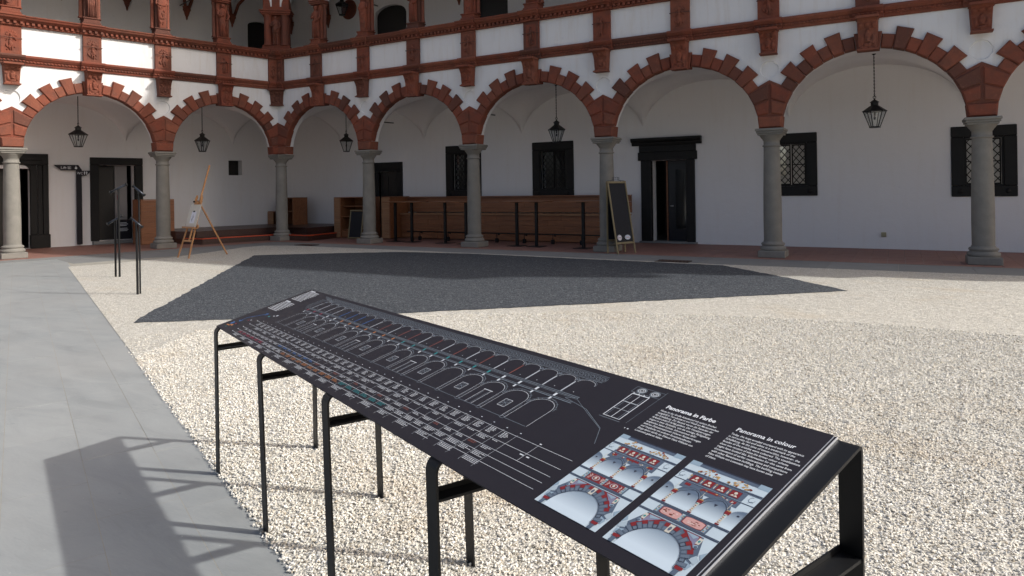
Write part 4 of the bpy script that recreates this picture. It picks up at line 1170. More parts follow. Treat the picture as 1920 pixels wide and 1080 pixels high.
# ------------------------------------------------------------------ stepped deck round the corner column
t = thing('stepped_deck', 'dark brown two-step wooden deck with a red edge line wrapped round the corner column', 'deck', (0, 0, 0))
def deck_level(z0, z1, A, name_b):
    # A: outline in world (front polyline then back); boards across
    b = MB().prism(A, 'z', z0, z1 - .028)
    return part(name_b, b, M['deck'], t)
lowA = [tuple(fromL(-2.62, 1.2)[:2]), tuple(fromL(-2.35, .46)[:2]), (-.72, .42) if False else tuple(fromL(.1, .52)[:2]), (1.18, .10), (1.02, 1.75), (.5, 2.98), (-2.88, 2.98), tuple(fromL(.0, 3.58)[:2]), tuple(fromL(-2.95, 3.58)[:2])]
cfront = Vector((-.30, .36))
lowA[2] = (cfront.x, cfront.y - .12)
deck_level(.0, .19, lowA, 'lower_platform')
upA = [tuple(fromL(-2.75, 1.55)[:2]), tuple(fromL(-2.35, .95)[:2]), (-.72, .80), (.62, .62), (.72, 1.9), (.45, 2.97), (-2.87, 2.97), tuple(fromL(.0, 3.57)[:2]), tuple(fromL(-2.9, 3.57)[:2])]
deck_level(.163, .40, upA, 'upper_platform')
def edge_boards(poly, i0, i1, z0, z1, mat, nm, th=.022, out=.006):
    for i in range(i0, i1):
        a, b_ = Vector(poly[i]), Vector(poly[i + 1]); d = (b_ - a).normalized(); n = Vector((d.y, -d.x))
        q = [a + n * out, b_ + n * out, b_ + n * (out + th), a + n * (out + th)]
        part(nm, MB().prism([(p.x, p.y) for p in q], 'z', z0, z1), mat, t)
edge_boards(lowA, 0, 4, .165, .20, M['redstrip'], 'red_edge_strip', .02)
edge_boards(lowA, 0, 4, .0, .085, M['deck'], 'riser_board', .012); edge_boards(lowA, 0, 4, .088, .163, M['deck'], 'riser_board', .012)
edge_boards(upA, 0, 4, .20, .295, M['deck'], 'riser_board', .012); edge_boards(upA, 0, 4, .298, .40, M['deck'], 'riser_board', .014)
# tread boards: strips clipped to the outline
def convex_parts(poly):  # triangulate fan from an interior point, good enough for star shaped outline
    c = Vector((sum(p[0] for p in poly) / len(poly), sum(p[1] for p in poly) / len(poly)))
    return [(tuple(c), poly[i], poly[(i + 1) % len(poly)]) for i in range(len(poly))]
def boards(poly, z, direction, wdt, nm):
    d = Vector(direction).normalized(); n = Vector((-d.y, d.x)); s0 = min(Vector(p).dot(n) for p in poly); s1 = max(Vector(p).dot(n) for p in poly); s = s0
    while s < s1:
        b = MB(); ok = False
        for tri in convex_parts(poly):
            q = clip(clip(list(tri), (n.x, n.y), s + wdt - .004), (-n.x, -n.y), -s)
            if len(q) >= 3: b.prism(q, 'z', z - .026, z); ok = True
        if ok: part(nm, b, M['deck'], t)
        s += wdt
boards(lowA, .19, (LX.x, LX.y), .28, 'tread_board'); boards(upA, .40, (LX.x, LX.y), .28, 'tread_board')

# ------------------------------------------------------------------ wooden furniture
def panel_boards(parent, x0, x1, z0, z1, y0, y1, rowh, seglen, mat, rng, nm='board'):
    z = z0
    while z < z1 - .01:
        zz = min(z + rowh, z1); x = x0 + 0; first = rng.uniform(.4, 1) * seglen
        while x < x1 - .01:
            xx = min(x + first, x1)
            if x1 - xx < .3: xx = x1
            part(nm, MB().bbox(x + .0015, xx - .0015, y0, y1, z + .0015, zz - .0015, .003), mat, parent)
            x = xx; first = seglen
        z = zz
rg = random.Random(11)
t = thing('wooden_bench', 'long high-backed brown oak bench standing against the wall under the two lattice windows', 'bench', (0, 0, 0))
# back panel, seat and front panel
BX0, BX1 = 3.36, 11.40
panel_boards(t, BX0 + .06, BX1, .88, 1.36, 2.55, 2.60, .16, 2.6, M['bench'], rg)
part('top_rail', MB().bbox(BX0 + .06, BX1, 2.42, 2.62, 1.362, 1.392, .004), M['bench'], t)
for k in range(4): part('seat_board', MB().bbox(BX0 + .06 + k * 2, BX0 + .056 + (k + 1) * 2 if k < 3 else BX1, 2.08, 2.548, .80, .85, .005), M['bench_light'], t)
panel_boards(t, BX0 + .06, BX1, .03, .80, 2.14, 2.17, .155, 2.2, M['bench'], rg)
# end panel facing the courtyard
for k in range(8): part('end_board', MB().bbox(3.02, 3.34, 1.62, 1.66, .03 + k * .17, .197 + k * .17, .003), M['bench_light'], t)
part('end_panel', MB().box(3.345, 3.385, 1.62, 2.6, .03, 1.39), M['bench'], t); part('end_panel', MB().box(3.02, 3.06, 1.665, 2.6, .03, 1.39), M['bench'], t)
part('end_top', MB().bbox(3.02, 3.42, 1.62, 2.62, 1.392, 1.412, .004), M['bench'], t)

t = thing('foot_rail', 'black metal foot rail on short weighted posts in front of the long bench', 'rail', (0, 1.6, 0))
part('rail', MB().tube([(4.1, 0, .28), (11.3, 0, .28)], .021, 10), M['blackmetal'], t)
for x in (4.6, 5.7, 7.48, 8.42, 9.35, 10.25, 11.1):
    o = part('rail_post', MB().tube([(x, .02, .28), (x, .02, .08)], .012, 8).tube([(x + .06, 0, .255), (x + .1, 0, .255)], .034, 8), M['blackmetal'], t)
    part('weight', MB().bbox(x - .045, x + .045, -.025, .065, .0, .13, .01), M['blackmetal'], o)

def bar_table(x0, x1, y0, legs, label):
    cx = (x0 + x1) / 2
    t = thing('bar_table', label, 'table', (cx, y0, 0), 0, 'high bar tables along the bench')
    part('tabletop', MB().bbox(x0 - cx, x1 - cx, -.30, .30, 1.235, 1.262, .006), M['bench'], t)
    for lx in legs:
        o = part('leg', MB().bbox(lx - cx - .038, lx - cx + .038, -.038, .038, .012, 1.22, .006), M['blackmetal'], t)
        part('foot_plate', MB().bbox(lx - cx - .22, lx - cx + .22, -.22, .22, 0, .012, .003), M['blackmetal'], o)
        part('top_plate', MB().bbox(lx - cx - .14, lx - cx + .14, -.14, .14, 1.222, 1.234, .003), M['blackmetal'], o)
bar_table(3.85, 5.22, .95, (4.15, 4.80), 'brown high bar table nearest the left end of the long bench')
bar_table(5.75, 7.05, .9, (6.10, 6.85), 'brown high bar table just left of the column in front of the bench')
bar_table(8.25, 9.65, .75, (8.66, 9.28), 'brown high bar table standing free in the middle of the bench below the lattice window')
bar_table(10.2, 11.65, .68, (10.72, 11.4), 'brown high bar table half hidden by the column beside the chalkboard')

# high cupboard seat left of the dark door, open at the back
t = thing('open_shelf_unit', 'tall open brown shelf unit between the deck and the second column', 'shelf', (0, 0, 0))
X0, X1, Y0, Y1 = 1.10, 2.05, 1.55, 2.3
X0 = .95
for k in range(8): part('side_board', MB().bbox(X0, X0 + .27, Y0, Y0 + .04, .02 + k * .17, .187 + k * .17, .003), M['bench_light'], t)
part('side_panel', MB().box(X0 + .275, X0 + .31, Y0, Y1, .02, 1.38), M['bench'], t); part('side_panel', MB().box(X0 + .0, X0 + .035, Y0 + .045, Y1, .02, 1.38), M['bench'], t); part('side_panel', MB().box(X1 + .3, X1 + .34, Y0, Y1, .02, 1.38), M['bench'], t)
part('top_board', MB().bbox(X0, X1 + .34, Y0, Y1, 1.382, 1.41, .004), M['bench'], t)
part('back_panel', MB().box(X0 + .31, X1 + .3, Y1 - .03, Y1, .02, 1.38), M['bench'], t)
for z in (.28, .72, 1.08): part('shelf', MB().bbox(X0 + .311, X1 + .299, Y0 + .1, Y1 - .031, z, z + .03, .003), M['bench'], t)
part('plinth_board', MB().bbox(X0 + .311, X1 + .299, Y0 + .05, Y0 + .08, .02, .26, .003), M['bench'], t)

# blackboard leaning against the shelf unit
t = thing('chalkboard', 'small blackboard with light wooden frame leaning on the open shelf unit behind the second column', 'blackboard', (1.75, 1.35, 0))
T = Matrix.Rotation(radians(-9), 4, 'X')
part('board', MB().box(.03, .57, .012, .022, .05, .93, T), M['chalk'], t)
part('frame', MB().bbox(0, .045, 0, .03, 0, .99, .004, T).bbox(.555, .60, 0, .03, 0, .99, .004, T).bbox(.046, .554, 0, .03, .945, .99, .004, T).bbox(.046, .554, 0, .03, .02, .06, .004, T), M['pine'], t)

# stepped shelf in the corner, standing on the deck
t = thing('stepped_shelf', 'low stepped wooden shelf standing on the deck behind the corner column', 'shelf', (-2.15, 2.28, .401), radians(-12))
def cub(x0, x1, z1, nsh):
    part('side_panel', MB().box(x0, x0 + .03, -.3, .3, 0, z1), M['bench'], t); part('side_panel', MB().box(x1 - .03, x1, -.3, .3, 0, z1), M['bench'], t)
    part('back_panel', MB().box(x0 + .03, x1 - .03, .27, .3, 0, z1), M['bench'], t); part('top_board', MB().bbox(x0 - .01, x1 + .01, -.31, .31, z1, z1 + .03, .004), M['bench'], t)
    for k in range(nsh): zz = z1 * (k + 1) / (nsh + 1); part('shelf', MB().box(x0 + .03, x1 - .03, -.28, .27, zz - .015, zz + .015), M['bench'], t)
cub(-.85, -.15, .46, 0); cub(-.148, .92, .98, 1)
part('front_panel', MB().bbox(-.85, -.45, -.33, -.301, 0, .46, .003), M['bench_light'], t); part('front_panel', MB().bbox(-.148, .0, -.33, -.301, .50, .98, .003), M['bench_light'], t)

# wooden box behind the left column
pb = fromL(-3.05, 2.0)
t = thing('wooden_crate_wall', 'chest-high orange-brown board box behind the second column of the left wing', 'wooden box', (pb.x, pb.y, 0), AL)
for k in range(8): part('board', MB().bbox(-.60, .40, -.02, .02, .01 + k * .175, .183 + k * .175, .003), M['bench'], t)
part('side_panel', MB().box(-.60, -.565, .025, .8, 0, 1.41), M['bench'], t); part('side_panel', MB().box(.365, .40, .025, .8, 0, 1.41), M['bench_light'], t); part('top_board', MB().bbox(-.6, .4, -.02, .8, 1.412, 1.44, .004), M['bench'], t)

# ------------------------------------------------------------------ A-board beside the column
A0 = Vector((12.15, -.60, 0)); dirw = (VR * .52 + VA * .36).normalized(); ang = atan2(dirw.y, dirw.x)
t = thing('chalkboard_stand', 'tall free-standing black A-board with two small white stickers beside the column next to the portal', 'blackboard', A0, ang)
lean = .33; H = 1.76; Wd = .62
def Ab(x, h, off=0): return Vector((x, lean * h / H + off, h))
def plank(p0, p1, w_, th, side): return MB().bar(p0, p1, w_, th, side)
fr = MB().bar(Ab(.022, 0), Ab(.022, H), .034, .028, (1, 0, 0)).bar(Ab(Wd - .022, 0), Ab(Wd - .022, H), .034, .028, (1, 0, 0)).bar(Ab(.045, H - .03), Ab(Wd - .045, H - .03), .05, .026, (0, .2, 1)).bar(Ab(.045, .26), Ab(Wd - .045, .26), .045, .026, (0, .2, 1))
part('frame', fr, M['pine'], t)
bd = part('board', MB().add([Ab(.045, .28, .004), Ab(Wd - .045, .28, .004), Ab(Wd - .045, H - .05, .004), Ab(.045, H - .05, .004), Ab(.045, .28, .012), Ab(Wd - .045, .28, .012), Ab(Wd - .045, H - .05, .012), Ab(.045, H - .05, .012)], [(0, 1, 2, 3), (7, 6, 5, 4), (0, 4, 5, 1), (1, 5, 6, 2), (2, 6, 7, 3), (3, 7, 4, 0)]), M['chalk'], t)
rl = lean + .03
bk = MB().bar((.022, rl, 0), Ab(.022, H, .03), .04, .025, (1, 0, 0)).bar((Wd - .022, rl, 0), Ab(Wd - .022, H, .03), .04, .025, (1, 0, 0)).bar((.04, rl - .02, .32), (Wd - .04, rl - .02, .32), .04, .025, (0, 0, 1))
part('rear_frame', bk, M['pine'], t)
part('rear_board', MB().add([(.04, rl - .02, .34), (Wd - .04, rl - .02, .34), (Wd - .04, lean + .045, H - .04), (.04, lean + .045, H - .04)], [(0, 1, 2, 3)]), M['chalk'], t)
for (x, rx, rz, lab) in ((.155, .072, .068, 'round'), (.42, .092, .058, 'Zwettler')):
    def E(rx, rz, off, n=24): return [Ab(x + rx * cos(2 * pi * k / n), .39 + rz * sin(2 * pi * k / n), off) for k in range(n)]
    def disc(rx, rz, off): return MB().add(E(rx, rz, off) + E(rx, rz, off + .001), [tuple(range(24)), tuple(range(47, 23, -1))] + [(i, 24 + i, 24 + (i + 1) % 24, (i + 1) % 24) for i in range(24)])
    st = part('sticker', disc(rx, rz, .0015), M['whitetext'], bd)
    part('sticker_ring', disc(rx * .86, rz * .84, .0003), M['pred'] if lab == 'round' else M['pblue'], st); part('sticker_field', disc(rx * .78, rz * .76, -.0008), M['whitetext'], st)
    if lab == 'round':     # lettering too small to read in the place: a band of short strokes
        lb = MB(); x_ = x - .045
        while x_ < x + .042: lb.add([Ab(x_, .378, -.0022), Ab(x_ + .008, .378, -.0022), Ab(x_ + .008, .396, -.0022), Ab(x_, .396, -.0022)], [(0, 1, 2, 3)]); x_ += .0115
        part('sticker_lettering', lb, M['pred'], st, kind='stuff')
    else:
        me = text_mesh(lab, .035, M['pred'], rx * 1.3, 'CENTER', .0006)
        o = part('sticker_lettering', me, None, st, Ab(x, .38, -.0022)); o.rotation_euler = (pi / 2 - atan2(lean, H), 0, 0)
sc_ = MB()
for s_ in (-1, 1):
    sc_.tube([(Wd / 2 + s_ * (.0 + .17 * k / 10), lean + .02, H + .05 + .05 * sin(pi * k / 10 * 1.4 + .5)) for k in range(11)], .004, 6)
    sc_.tube([(Wd / 2 + s_ * (.09 + .035 * cos(a)), lean + .02, H + .06 + .03 * sin(a)) for a in [5.2 * k / 12 for k in range(13)]], .004, 6)
sc_.tube([(.03, lean + .02, H + .005), (Wd / 2, lean + .02, H + .03), (Wd - .03, lean + .02, H + .005)], .005, 6)
part('wire_scroll', sc_, M['tubegrey'], t)

# ------------------------------------------------------------------ easel
E0 = Vector((2.45, -5.25, 0)); dE = (VR * .80 - VA * .60).normalized(); angE = atan2(dE.y, dE.x)
t = thing('easel', 'tall beech wood studio easel holding a cream drawing board on the gravel', 'easel', E0, angE)
le = .30   # back lean per metre of height
def Ez(x, z, o=0): return Vector((x, le * z + o, z))
for s_ in (-1, 1):
    part('front_leg', MB().bar(Ez(s_ * .265, .0), Ez(s_ * .12, 1.52), .045, .025, (1, 0, 0)), M['easelwood'], t)
part('mast', MB().bar(Ez(.0, .42, .03), Ez(.0, 2.33, .03), .035, .03, (1, 0, 0)), M['easelwood'], t)
part('rear_leg', MB().bar((.02, le * 1.35 + .04, 1.35), (.05, 1.15, 0), .035, .03, (1, 0, 0)), M['easelwood'], t)
part('cross_rail', MB().bar(Ez(-.225, .42), Ez(.225, .42), .045, .022, (0, le, 1)), M['easelwood'], t)
part('cross_rail', MB().bar(Ez(-.17, 1.40), Ez(.17, 1.40), .05, .022, (0, le, 1)), M['easelwood'], t)
tr = part('tray', MB().box(-.30, .30, -.09 + le * .74, .03 + le * .74, .735, .755).box(-.30, .30, -.09 + le * .74, -.07 + le * .74, .755, .78), M['easelwood'], t)
part('tray_backing', MB().box(-.30, .30, -.01 + le * .8, .015 + le * .8, .757, .83), M['easelwood'], t)
part('clamp', MB().bar(Ez(-.05, 1.36, -.03), Ez(.05, 1.36, -.03), .07, .05, (0, le, 1)).bar(Ez(-.145, 1.38, -.02), Ez(-.10, 1.56, -.02), .03, .03, (1, 0, 0)).bar(Ez(.13, 1.38, -.02), Ez(.13, 1.56, -.02), .03, .03, (1, 0, 0)), M['easelwood'], t)
part('knob', MB().ellipsoid(tuple(Ez(-.08, 1.40, -.07)), (.025, .03, .025), 10, 6), M['blackmetal'], t)
bt = thing('drawing_board', 'cream drawing board with a clipped white sheet resting on the easel tray', 'drawing board', E0 + Vector((0, 0, 0)), angE)
def face(x0, x1, z0, z1, off, th=.006):
    return MB().add([Ez(x0, z0, off), Ez(x1, z0, off), Ez(x1, z1, off), Ez(x0, z1, off), Ez(x0, z0, off + th), Ez(x1, z0, off + th), Ez(x1, z1, off + th), Ez(x0, z1, off + th)], [(0, 1, 2, 3), (7, 6, 5, 4), (0, 4, 5, 1), (1, 5, 6, 2), (2, 6, 7, 3), (3, 7, 4, 0)])
part('board', face(-.255, .255, .76, 1.33, -.035), M['canvas'], bt); part('paper', face(-.10, .115, .86, 1.15, -.038, .002), M['paper'], bt)
part('paper_drawing', face(-.01, .0, .90, 1.08, -.0395, .001).add(face(-.03, -.012, .93, .98, -.0395, .001).v, [(0, 1, 2, 3)]).add(face(.012, .03, 1.0, 1.03, -.0395, .001).v, [(0, 1, 2, 3)]), M['tubegrey'], bt)
part('bulldog_clip', face(-.03, .03, 1.14, 1.175, -.05, .014), M['blackmetal'], bt)

# ------------------------------------------------------------------ sighting tube posts
def tube_post(base, h, ln, aim, tilt, label, rad=.022, pr_=.014):
    t = thing('viewing_tube_post', label, 'viewing tube', (base[0], base[1], 0), 0, 'slim posts with tilted viewing tubes')
    part('post', MB().bbox(-pr_, pr_, -pr_, pr_, 0, h - .03, .002), M['blackmetal'], t)
    d = Vector((cos(aim) * cos(tilt), sin(aim) * cos(tilt), sin(tilt))); c = Vector((0, 0, h))
    b = MB().tube([c - d * ln / 2, c + d * ln / 2], rad, 16)
    o = part('tube', b, M['tubegrey'], t)
    for s_ in (-1, 1): part('tube_ring', MB().tube([c + d * s_ * (ln / 2 - .004), c + d * s_ * (ln / 2 + .008)], rad * 1.75, 16), M['blackmetal'], o)
    part('bracket', MB().bbox(-.018, .018, -.018, .018, h - .05, h - .01, .003), M['blackmetal'], t)
aR = atan2(VR.y, VR.x)
tube_post((4.66, -8.23), 1.115, .31, aR + .15, radians(30), 'low black viewing tube of the left pair of thin posts, nearer the arcade')
tube_post((4.74, -8.20), 1.73, .34, aR + .1, radians(27), 'tall black viewing tube of the left pair of thin posts, nearer the arcade')
tube_post((7.363, -9.462), 1.155, .235, aR + pi - .1, radians(38), 'low black viewing tube of the right pair on the thicker post at the gravel edge', .015, .014)
tube_post((7.335, -9.40), 1.665, .235, aR + pi - .1, radians(38), 'tall black viewing tube of the right pair at the gravel edge beside the path', .015, .010)

# ------------------------------------------------------------------ information table
BL = Vector((14.797, -12.928, .989)); e1 = Vector((.9237, -.3832, 0)); angI = atan2(e1.y, e1.x)
DV = .618; tau = math.asin(.2585)
IT = thing('information_table', 'long slanted black information table with a printed facade panorama standing on flat steel legs', 'information table', (BL.x, BL.y, 0), angI)
E2 = Vector((0, -cos(tau), -sin(tau))); NN = Vector((0, -sin(tau), cos(tau)))
def PB(u, v, h=0.0): return Vector((u, 0, .989)) + E2 * v + NN * h
def slabuv(u0, u1, v0, v1, h0, h1):
    return MB().add([PB(u0, v0, h0), PB(u1, v0, h0), PB(u1, v1, h0), PB(u0, v1, h0), PB(u0, v0, h1), PB(u1, v0, h1), PB(u1, v1, h1), PB(u0, v1, h1)], [(3, 2, 1, 0), (4, 5, 6, 7), (0, 1, 5, 4), (1, 2, 6, 5), (2, 3, 7, 6), (3, 0, 4, 7)])
def DF(u): return .586 + .043 * min(1, max(0, u / 2.6))      # front edge: the table is a little deeper at its right end
def slab_tap(u0, u1, v0, h0, h1):
    return MB().add([PB(u0, v0, h0), PB(u1, v0, h0), PB(u1, DF(u1), h0), PB(u0, DF(u0), h0), PB(u0, v0, h1), PB(u1, v0, h1), PB(u1, DF(u1), h1), PB(u0, DF(u0), h1)], [(3, 2, 1, 0), (4, 5, 6, 7), (0, 1, 5, 4), (1, 2, 6, 5), (2, 3, 7, 6), (3, 0, 4, 7)])
pol = [(0, 0), (3.325, 0), (3.325, DF(3.3)), (2.6, DF(2.6)), (0, DF(0))]; npl = len(pol)
panel = part('panel', MB().add([PB(a, b_, -.005) for a, b_ in pol] + [PB(a, b_, 0) for a, b_ in pol], [tuple(range(npl)), tuple(range(2 * npl - 1, npl - 1, -1))] + [(i, npl + i, npl + (i + 1) % npl, (i + 1) % npl) for i in range(npl)]), M['panel'], IT)
part('panel_edge_highlight', slabuv(3.3260, 3.3274, .004, DF(3.3), -.005, .0006), M['silver'], IT)  # bright strips carry the highlight of the metal edge in their colour
part('panel_edge_highlight', slabuv(3.3335, 3.3344, .004, DF(3.3), -.005, .0004), M['silver'], IT)
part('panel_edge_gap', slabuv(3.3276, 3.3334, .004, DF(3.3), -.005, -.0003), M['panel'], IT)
# frames: bent flat steel bars
def bent_path(DV):
    # profile in (v, h) of the frame: from front foot up, bend, along the slope, bend, back foot
    P = []
    zf = .0
    top_f = PB(0, DV + .012, -.009); top_b = PB(0, .0, -.009)
    pts = [Vector((0, top_f.y, 0)), Vector((0, top_f.y, top_f.z - .03))]
    c0 = Vector((0, top_f.y, top_f.z)); dirs = (top_b - top_f).normalized()
    for k in range(1, 8):
        s_ = k / 8; a = Vector((0, top_f.y, top_f.z - .03)); b_ = c0 + dirs * .03
        pts.append(a * (1 - s_) ** 2 + c0 * 2 * s_ * (1 - s_) + b_ * s_ ** 2)
    pts.append(c0 + dirs * .03); pts.append(top_b - dirs * .014)
    for k in range(1, 5):
        s_ = k / 5; a = top_b - dirs * .014; b_ = Vector((0, top_b.y, top_b.z - .014)); pts.append(a * (1 - s_) ** 2 + top_b * 2 * s_ * (1 - s_) + b_ * s_ ** 2)
    pts.append(Vector((0, top_b.y, top_b.z - .014))); pts.append(Vector((0, top_b.y, 0)))
    return pts
def frame_strip(uf0, uf, ub, ub0, pts, i0, i1, w_=.056, th=.008):
    n = len(pts); b = MB(); sec = []
    for i in range(i0, i1 + 1):
        d = (pts[min(i + 1, n - 1)] - pts[max(i - 1, 0)]).normalized(); nn = Vector((1, 0, 0)).cross(d)
        if i == 0: u = uf0
        elif i == n - 1: u = ub0
        else: f = (pts[i].y - pts[1].y) / (pts[n - 2].y - pts[1].y); u = uf + (ub - uf) * f
        p = pts[i] + Vector((u, 0, 0)); sec.append([p + Vector((-w_ / 2, 0, 0)) + nn * th / 2, p + Vector((w_ / 2, 0, 0)) + nn * th / 2, p + Vector((w_ / 2, 0, 0)) - nn * th / 2, p + Vector((-w_ / 2, 0, 0)) - nn * th / 2])
    b.loft(sec, False); return b
for (uf0, uf, ub, ub0) in ((.03, .028, .028, .03), (.895, .835, .86, .905), (1.70, 1.655, 1.70, 1.735), (2.48, 2.455, 2.50, 2.54), (3.362, 3.362, 3.362, 3.362)):
    pts = bent_path(DF(uf)); n = len(pts)
    o = part('leg_frame', frame_strip(uf0, uf, ub, ub0, pts, 1, n - 2), M['blackmetal'], IT)
    part('leg', frame_strip(uf0, uf, ub, ub0, pts, 0, 1), M['blackmetal'], o); part('leg', frame_strip(uf0, uf, ub, ub0, pts, n - 2, n - 1), M['blackmetal'], o)
    zf = .71; k1 = zf / pts[1].z
    a = Vector((uf0 + (uf - uf0) * k1, pts[0].y + .004, zf)); b_ = Vector((ub0 + (ub - ub0) * zf / pts[-2].z, pts[-1].y - .004, zf))
    part('crossbar', MB().bar(a, b_, .05, .008, (1, 0, 0)).bar(a - Vector((.028, 0, 0)), b_ - Vector((.028, 0, 0)), .034, .005, (0, 0, 1)), M['blackmetal'], o)

class Ink:
    """flat print: ribbons and fills on the panel, slightly above it"""
    def __init__(s, h): s.b = MB(); s.h = h
    def line(s, pts, w_=.0012):
        for (a, b_) in zip(pts[:-1], pts[1:]):
            d = Vector((b_[0] - a[0], b_[1] - a[1]))
            if d.length < 1e-6: continue
            d.normalize(); n_ = Vector((-d.y, d.x)) * w_ / 2
            s.b.add([PB(a[0] + n_.x, a[1] + n_.y, s.h), PB(b_[0] + n_.x, b_[1] + n_.y, s.h), PB(b_[0] - n_.x, b_[1] - n_.y, s.h), PB(a[0] - n_.x, a[1] - n_.y, s.h)], [(0, 1, 2, 3)])
        return s
    def rect(s, u0, v0, u1, v1): s.b.add([PB(u0, v0, s.h), PB(u1, v0, s.h), PB(u1, v1, s.h), PB(u0, v1, s.h)], [(0, 1, 2, 3)]); return s
    def poly(s, P): s.b.add([PB(a, b_, s.h) for a, b_ in P], [tuple(range(len(P)))]); return s
    def done(s, nm, mat, parent=None):
        me = s.b.mesh(nm, mat); o = bpy.data.objects.new(nm, me); link(o, parent or panel)
        bm = bmesh.new(); bm.from_mesh(me)
        for f in bm.faces:
            f.normal_update()
            if f.normal.z < 0: f.normal_flip()
        bm.to_mesh(me); bm.free(); o['kind'] = 'stuff'; return o
h1, h2, h3, h4 = .0003, .0006, .0009, .0012
rp = random.Random(21)
wl = Ink(h1); gl = Ink(h1)
# --- elevation drawing of both arcades
U0, U1 = .42, 2.60; NB = 17; bw = (U1 - U0) / NB
gl.rect(U0, .027, U1, .0285).rect(U0, .034, U1, .0352).rect(U0, .058, U1, .0592).rect(U0, .064, U1, .0658)
k = 0
while U0 + k * .026 < U1 - .02:
    uu = U0 + k * .026 + .013; gl.line([(uu + .007 * cos(a), .0465 + .0075 * sin(a)) for a in [2 * pi * i / 8 for i in range(9)]], .0018); gl.line([(uu + .012, .036), (uu + .012, .057)], .0014); k += 1
for (v0, v1, w_) in ((.168, .170, .0014), (.175, .177, .0016), (.181, .182, .0012), (.200, .2015, .0014), (.206, .2085, .0018)): gl.rect(U0 - .02, v0, U1, v1)
NU = 24; uw = (U1 - U0) / NU
uc = {i: c for i, c in ((4, 'pblue'), (5, 'pblue'), (6, 'pblue'), (7, 'pblue'), (9, 'prust'), (11, 'prust'), (12, 'prust'), (14, 'prust'), (16, 'prust'), (18, 'prust'), (20, 'prust'))}
inks = {k_: Ink(h2) for k_ in ('pblue', 'prust', 'porange', 'pteal', 'pred')}
for i in range(NU):
    a = U0 + i * uw; cx = a + uw / 2; r = uw * .42
    wl.line([(cx - r * cos(t), .095 - .024 * sin(t)) for t in [pi * q / 10 for q in range(11)]], .0011)
    gl.line([(cx - r * 1.1 * cos(t), .093 - .028 * sin(t)) for t in [pi * q / 10 for q in range(11)]], .001)
    for q in range(8): gl.line([(a + rp.uniform(-.012, .012), .068 + rp.uniform(0, .02)), (a + rp.uniform(-.012, .012), .072 + rp.uniform(0, .02))], .0013)
    nm = uc.get(i); tgt = inks[nm] if nm else wl
    tgt.line([(a, .097), (a + rp.uniform(-.001, .001), .13), (a, .166)], .0048 if nm else .0034)
    if not nm: gl.line([(a - .004, .097), (a - .004, .166)], .001).line([(a + .004, .097), (a + .004, .166)], .001)
    wl.rect(cx - .0015, .150, cx + .0015, .153)
    nm2 = 'porange' if 5 <= i <= 11 else ('pteal' if 12 <= i <= 19 else ('pred' if i < 3 else None))
    (inks[nm2] if nm2 else wl).rect(a - .004, .183, a + .006, .199)
    wl.rect(a - .003, .209, a + .005, .222)
NLW = 17; lw = (2.585 - .42) / NLW
for i in range(NLW):
    a = .42 + i * lw; cx = a + lw / 2; r = lw * .43
    wl.line([(cx - r, .372)] + [(cx - r * cos(t), .272 - .044 * sin(t)) for t in [pi * q / 16 for q in range(17)]] + [(cx + r, .372)], .0013)
    gl.line([(cx - r * 1.15 * cos(t), .272 - .054 * sin(t)) for t in [pi * q / 16 for q in range(17)]], .0012)
    for q in range(1, 12):
        t = pi * q / 12; L_ = 1.28 if q % 2 else 1.15
        gl.line([(cx - r * cos(t), .272 - .044 * sin(t)), (cx - r * L_ * cos(t), .272 - .044 * L_ * sin(t))], .0011)
    gl.line([(a - .003, .285), (a - .003, .368)], .001); gl.line([(a - .008, .368), (a + .008, .368), (a + .008, .378), (a - .008, .378), (a - .008, .368)], .0012)
    gl.line([(a + .012, .373), (a + lw - .012, .373)], .0012)
    k_ = i % 4
    if k_ in (1, 3):
        wl.line([(cx - .018, .29), (cx + .018, .29), (cx + .018, .33), (cx - .018, .33), (cx - .018, .29)], .0016); gl.line([(cx, .29), (cx, .33)]); gl.line([(cx - .018, .30), (cx + .018, .32)]).line([(cx - .018, .32), (cx + .018, .30)])
        gl.line([(cx - .012, .296), (cx + .012, .296), (cx + .012, .324), (cx - .012, .324), (cx - .012, .296)], .001)
    if k_ == 2:
        wl.line([(cx - .024, .283), (cx + .024, .283)], .003).line([(cx - .018, .285), (cx - .018, .372)], .0016).line([(cx + .018, .285), (cx + .018, .372)], .0016); gl.line([(cx - .011, .295), (cx - .011, .372)]).line([(cx + .011, .295), (cx + .011, .372)])
for j in range(10): gl.line([(.30 + .010 * j, .028 + .004 * j), (.38 + .012 * j, .03 + .004 * j)], .001); gl.line([(.33 + .006 * j, .06), (.33 + .006 * j, .16 + .004 * j)], .0009)
gl.line([(2.60, .172), (2.555, .19), (2.67, .21), (2.782, .266), (2.824, .333)], .0012); gl.line([(2.60, .18), (2.69, .225), (2.785, .27)], .0009)
# small gable drawing
wl.line([(2.735, .07), (2.80, .07)], .004).line([(2.735, .07), (2.737, .205)], .0028).line([(2.80, .07), (2.80, .205)], .0028).line([(2.768, .075), (2.768, .205)], .0022)
wl.line([(2.735, .118), (2.80, .118)], .0018).line([(2.735, .16), (2.80, .16)], .0018).line([(2.735, .205), (2.80, .205)], .002); gl.line([(2.722, .03), (2.832, .03), (2.832, .062), (2.722, .062), (2.722, .03)], .0012).line([(2.73, .215), (2.81, .215)], .0014).line([(2.745, .12), (2.793, .12)]).line([(2.745, .16), (2.793, .16)]).line([(2.745, .085), (2.745, .205)]).line([(2.792, .085), (2.792, .205)]).line([(2.832, .02), (2.83, .21)], .0008)
for cx in (2.752, 2.803):
    for r in (.0055, .010, .0135): (wl if r != .0135 else gl).line([(cx + r * 1.25 * cos(t), .046 + r * sin(t)) for t in [2 * pi * q / 14 for q in range(15)]], .0022)
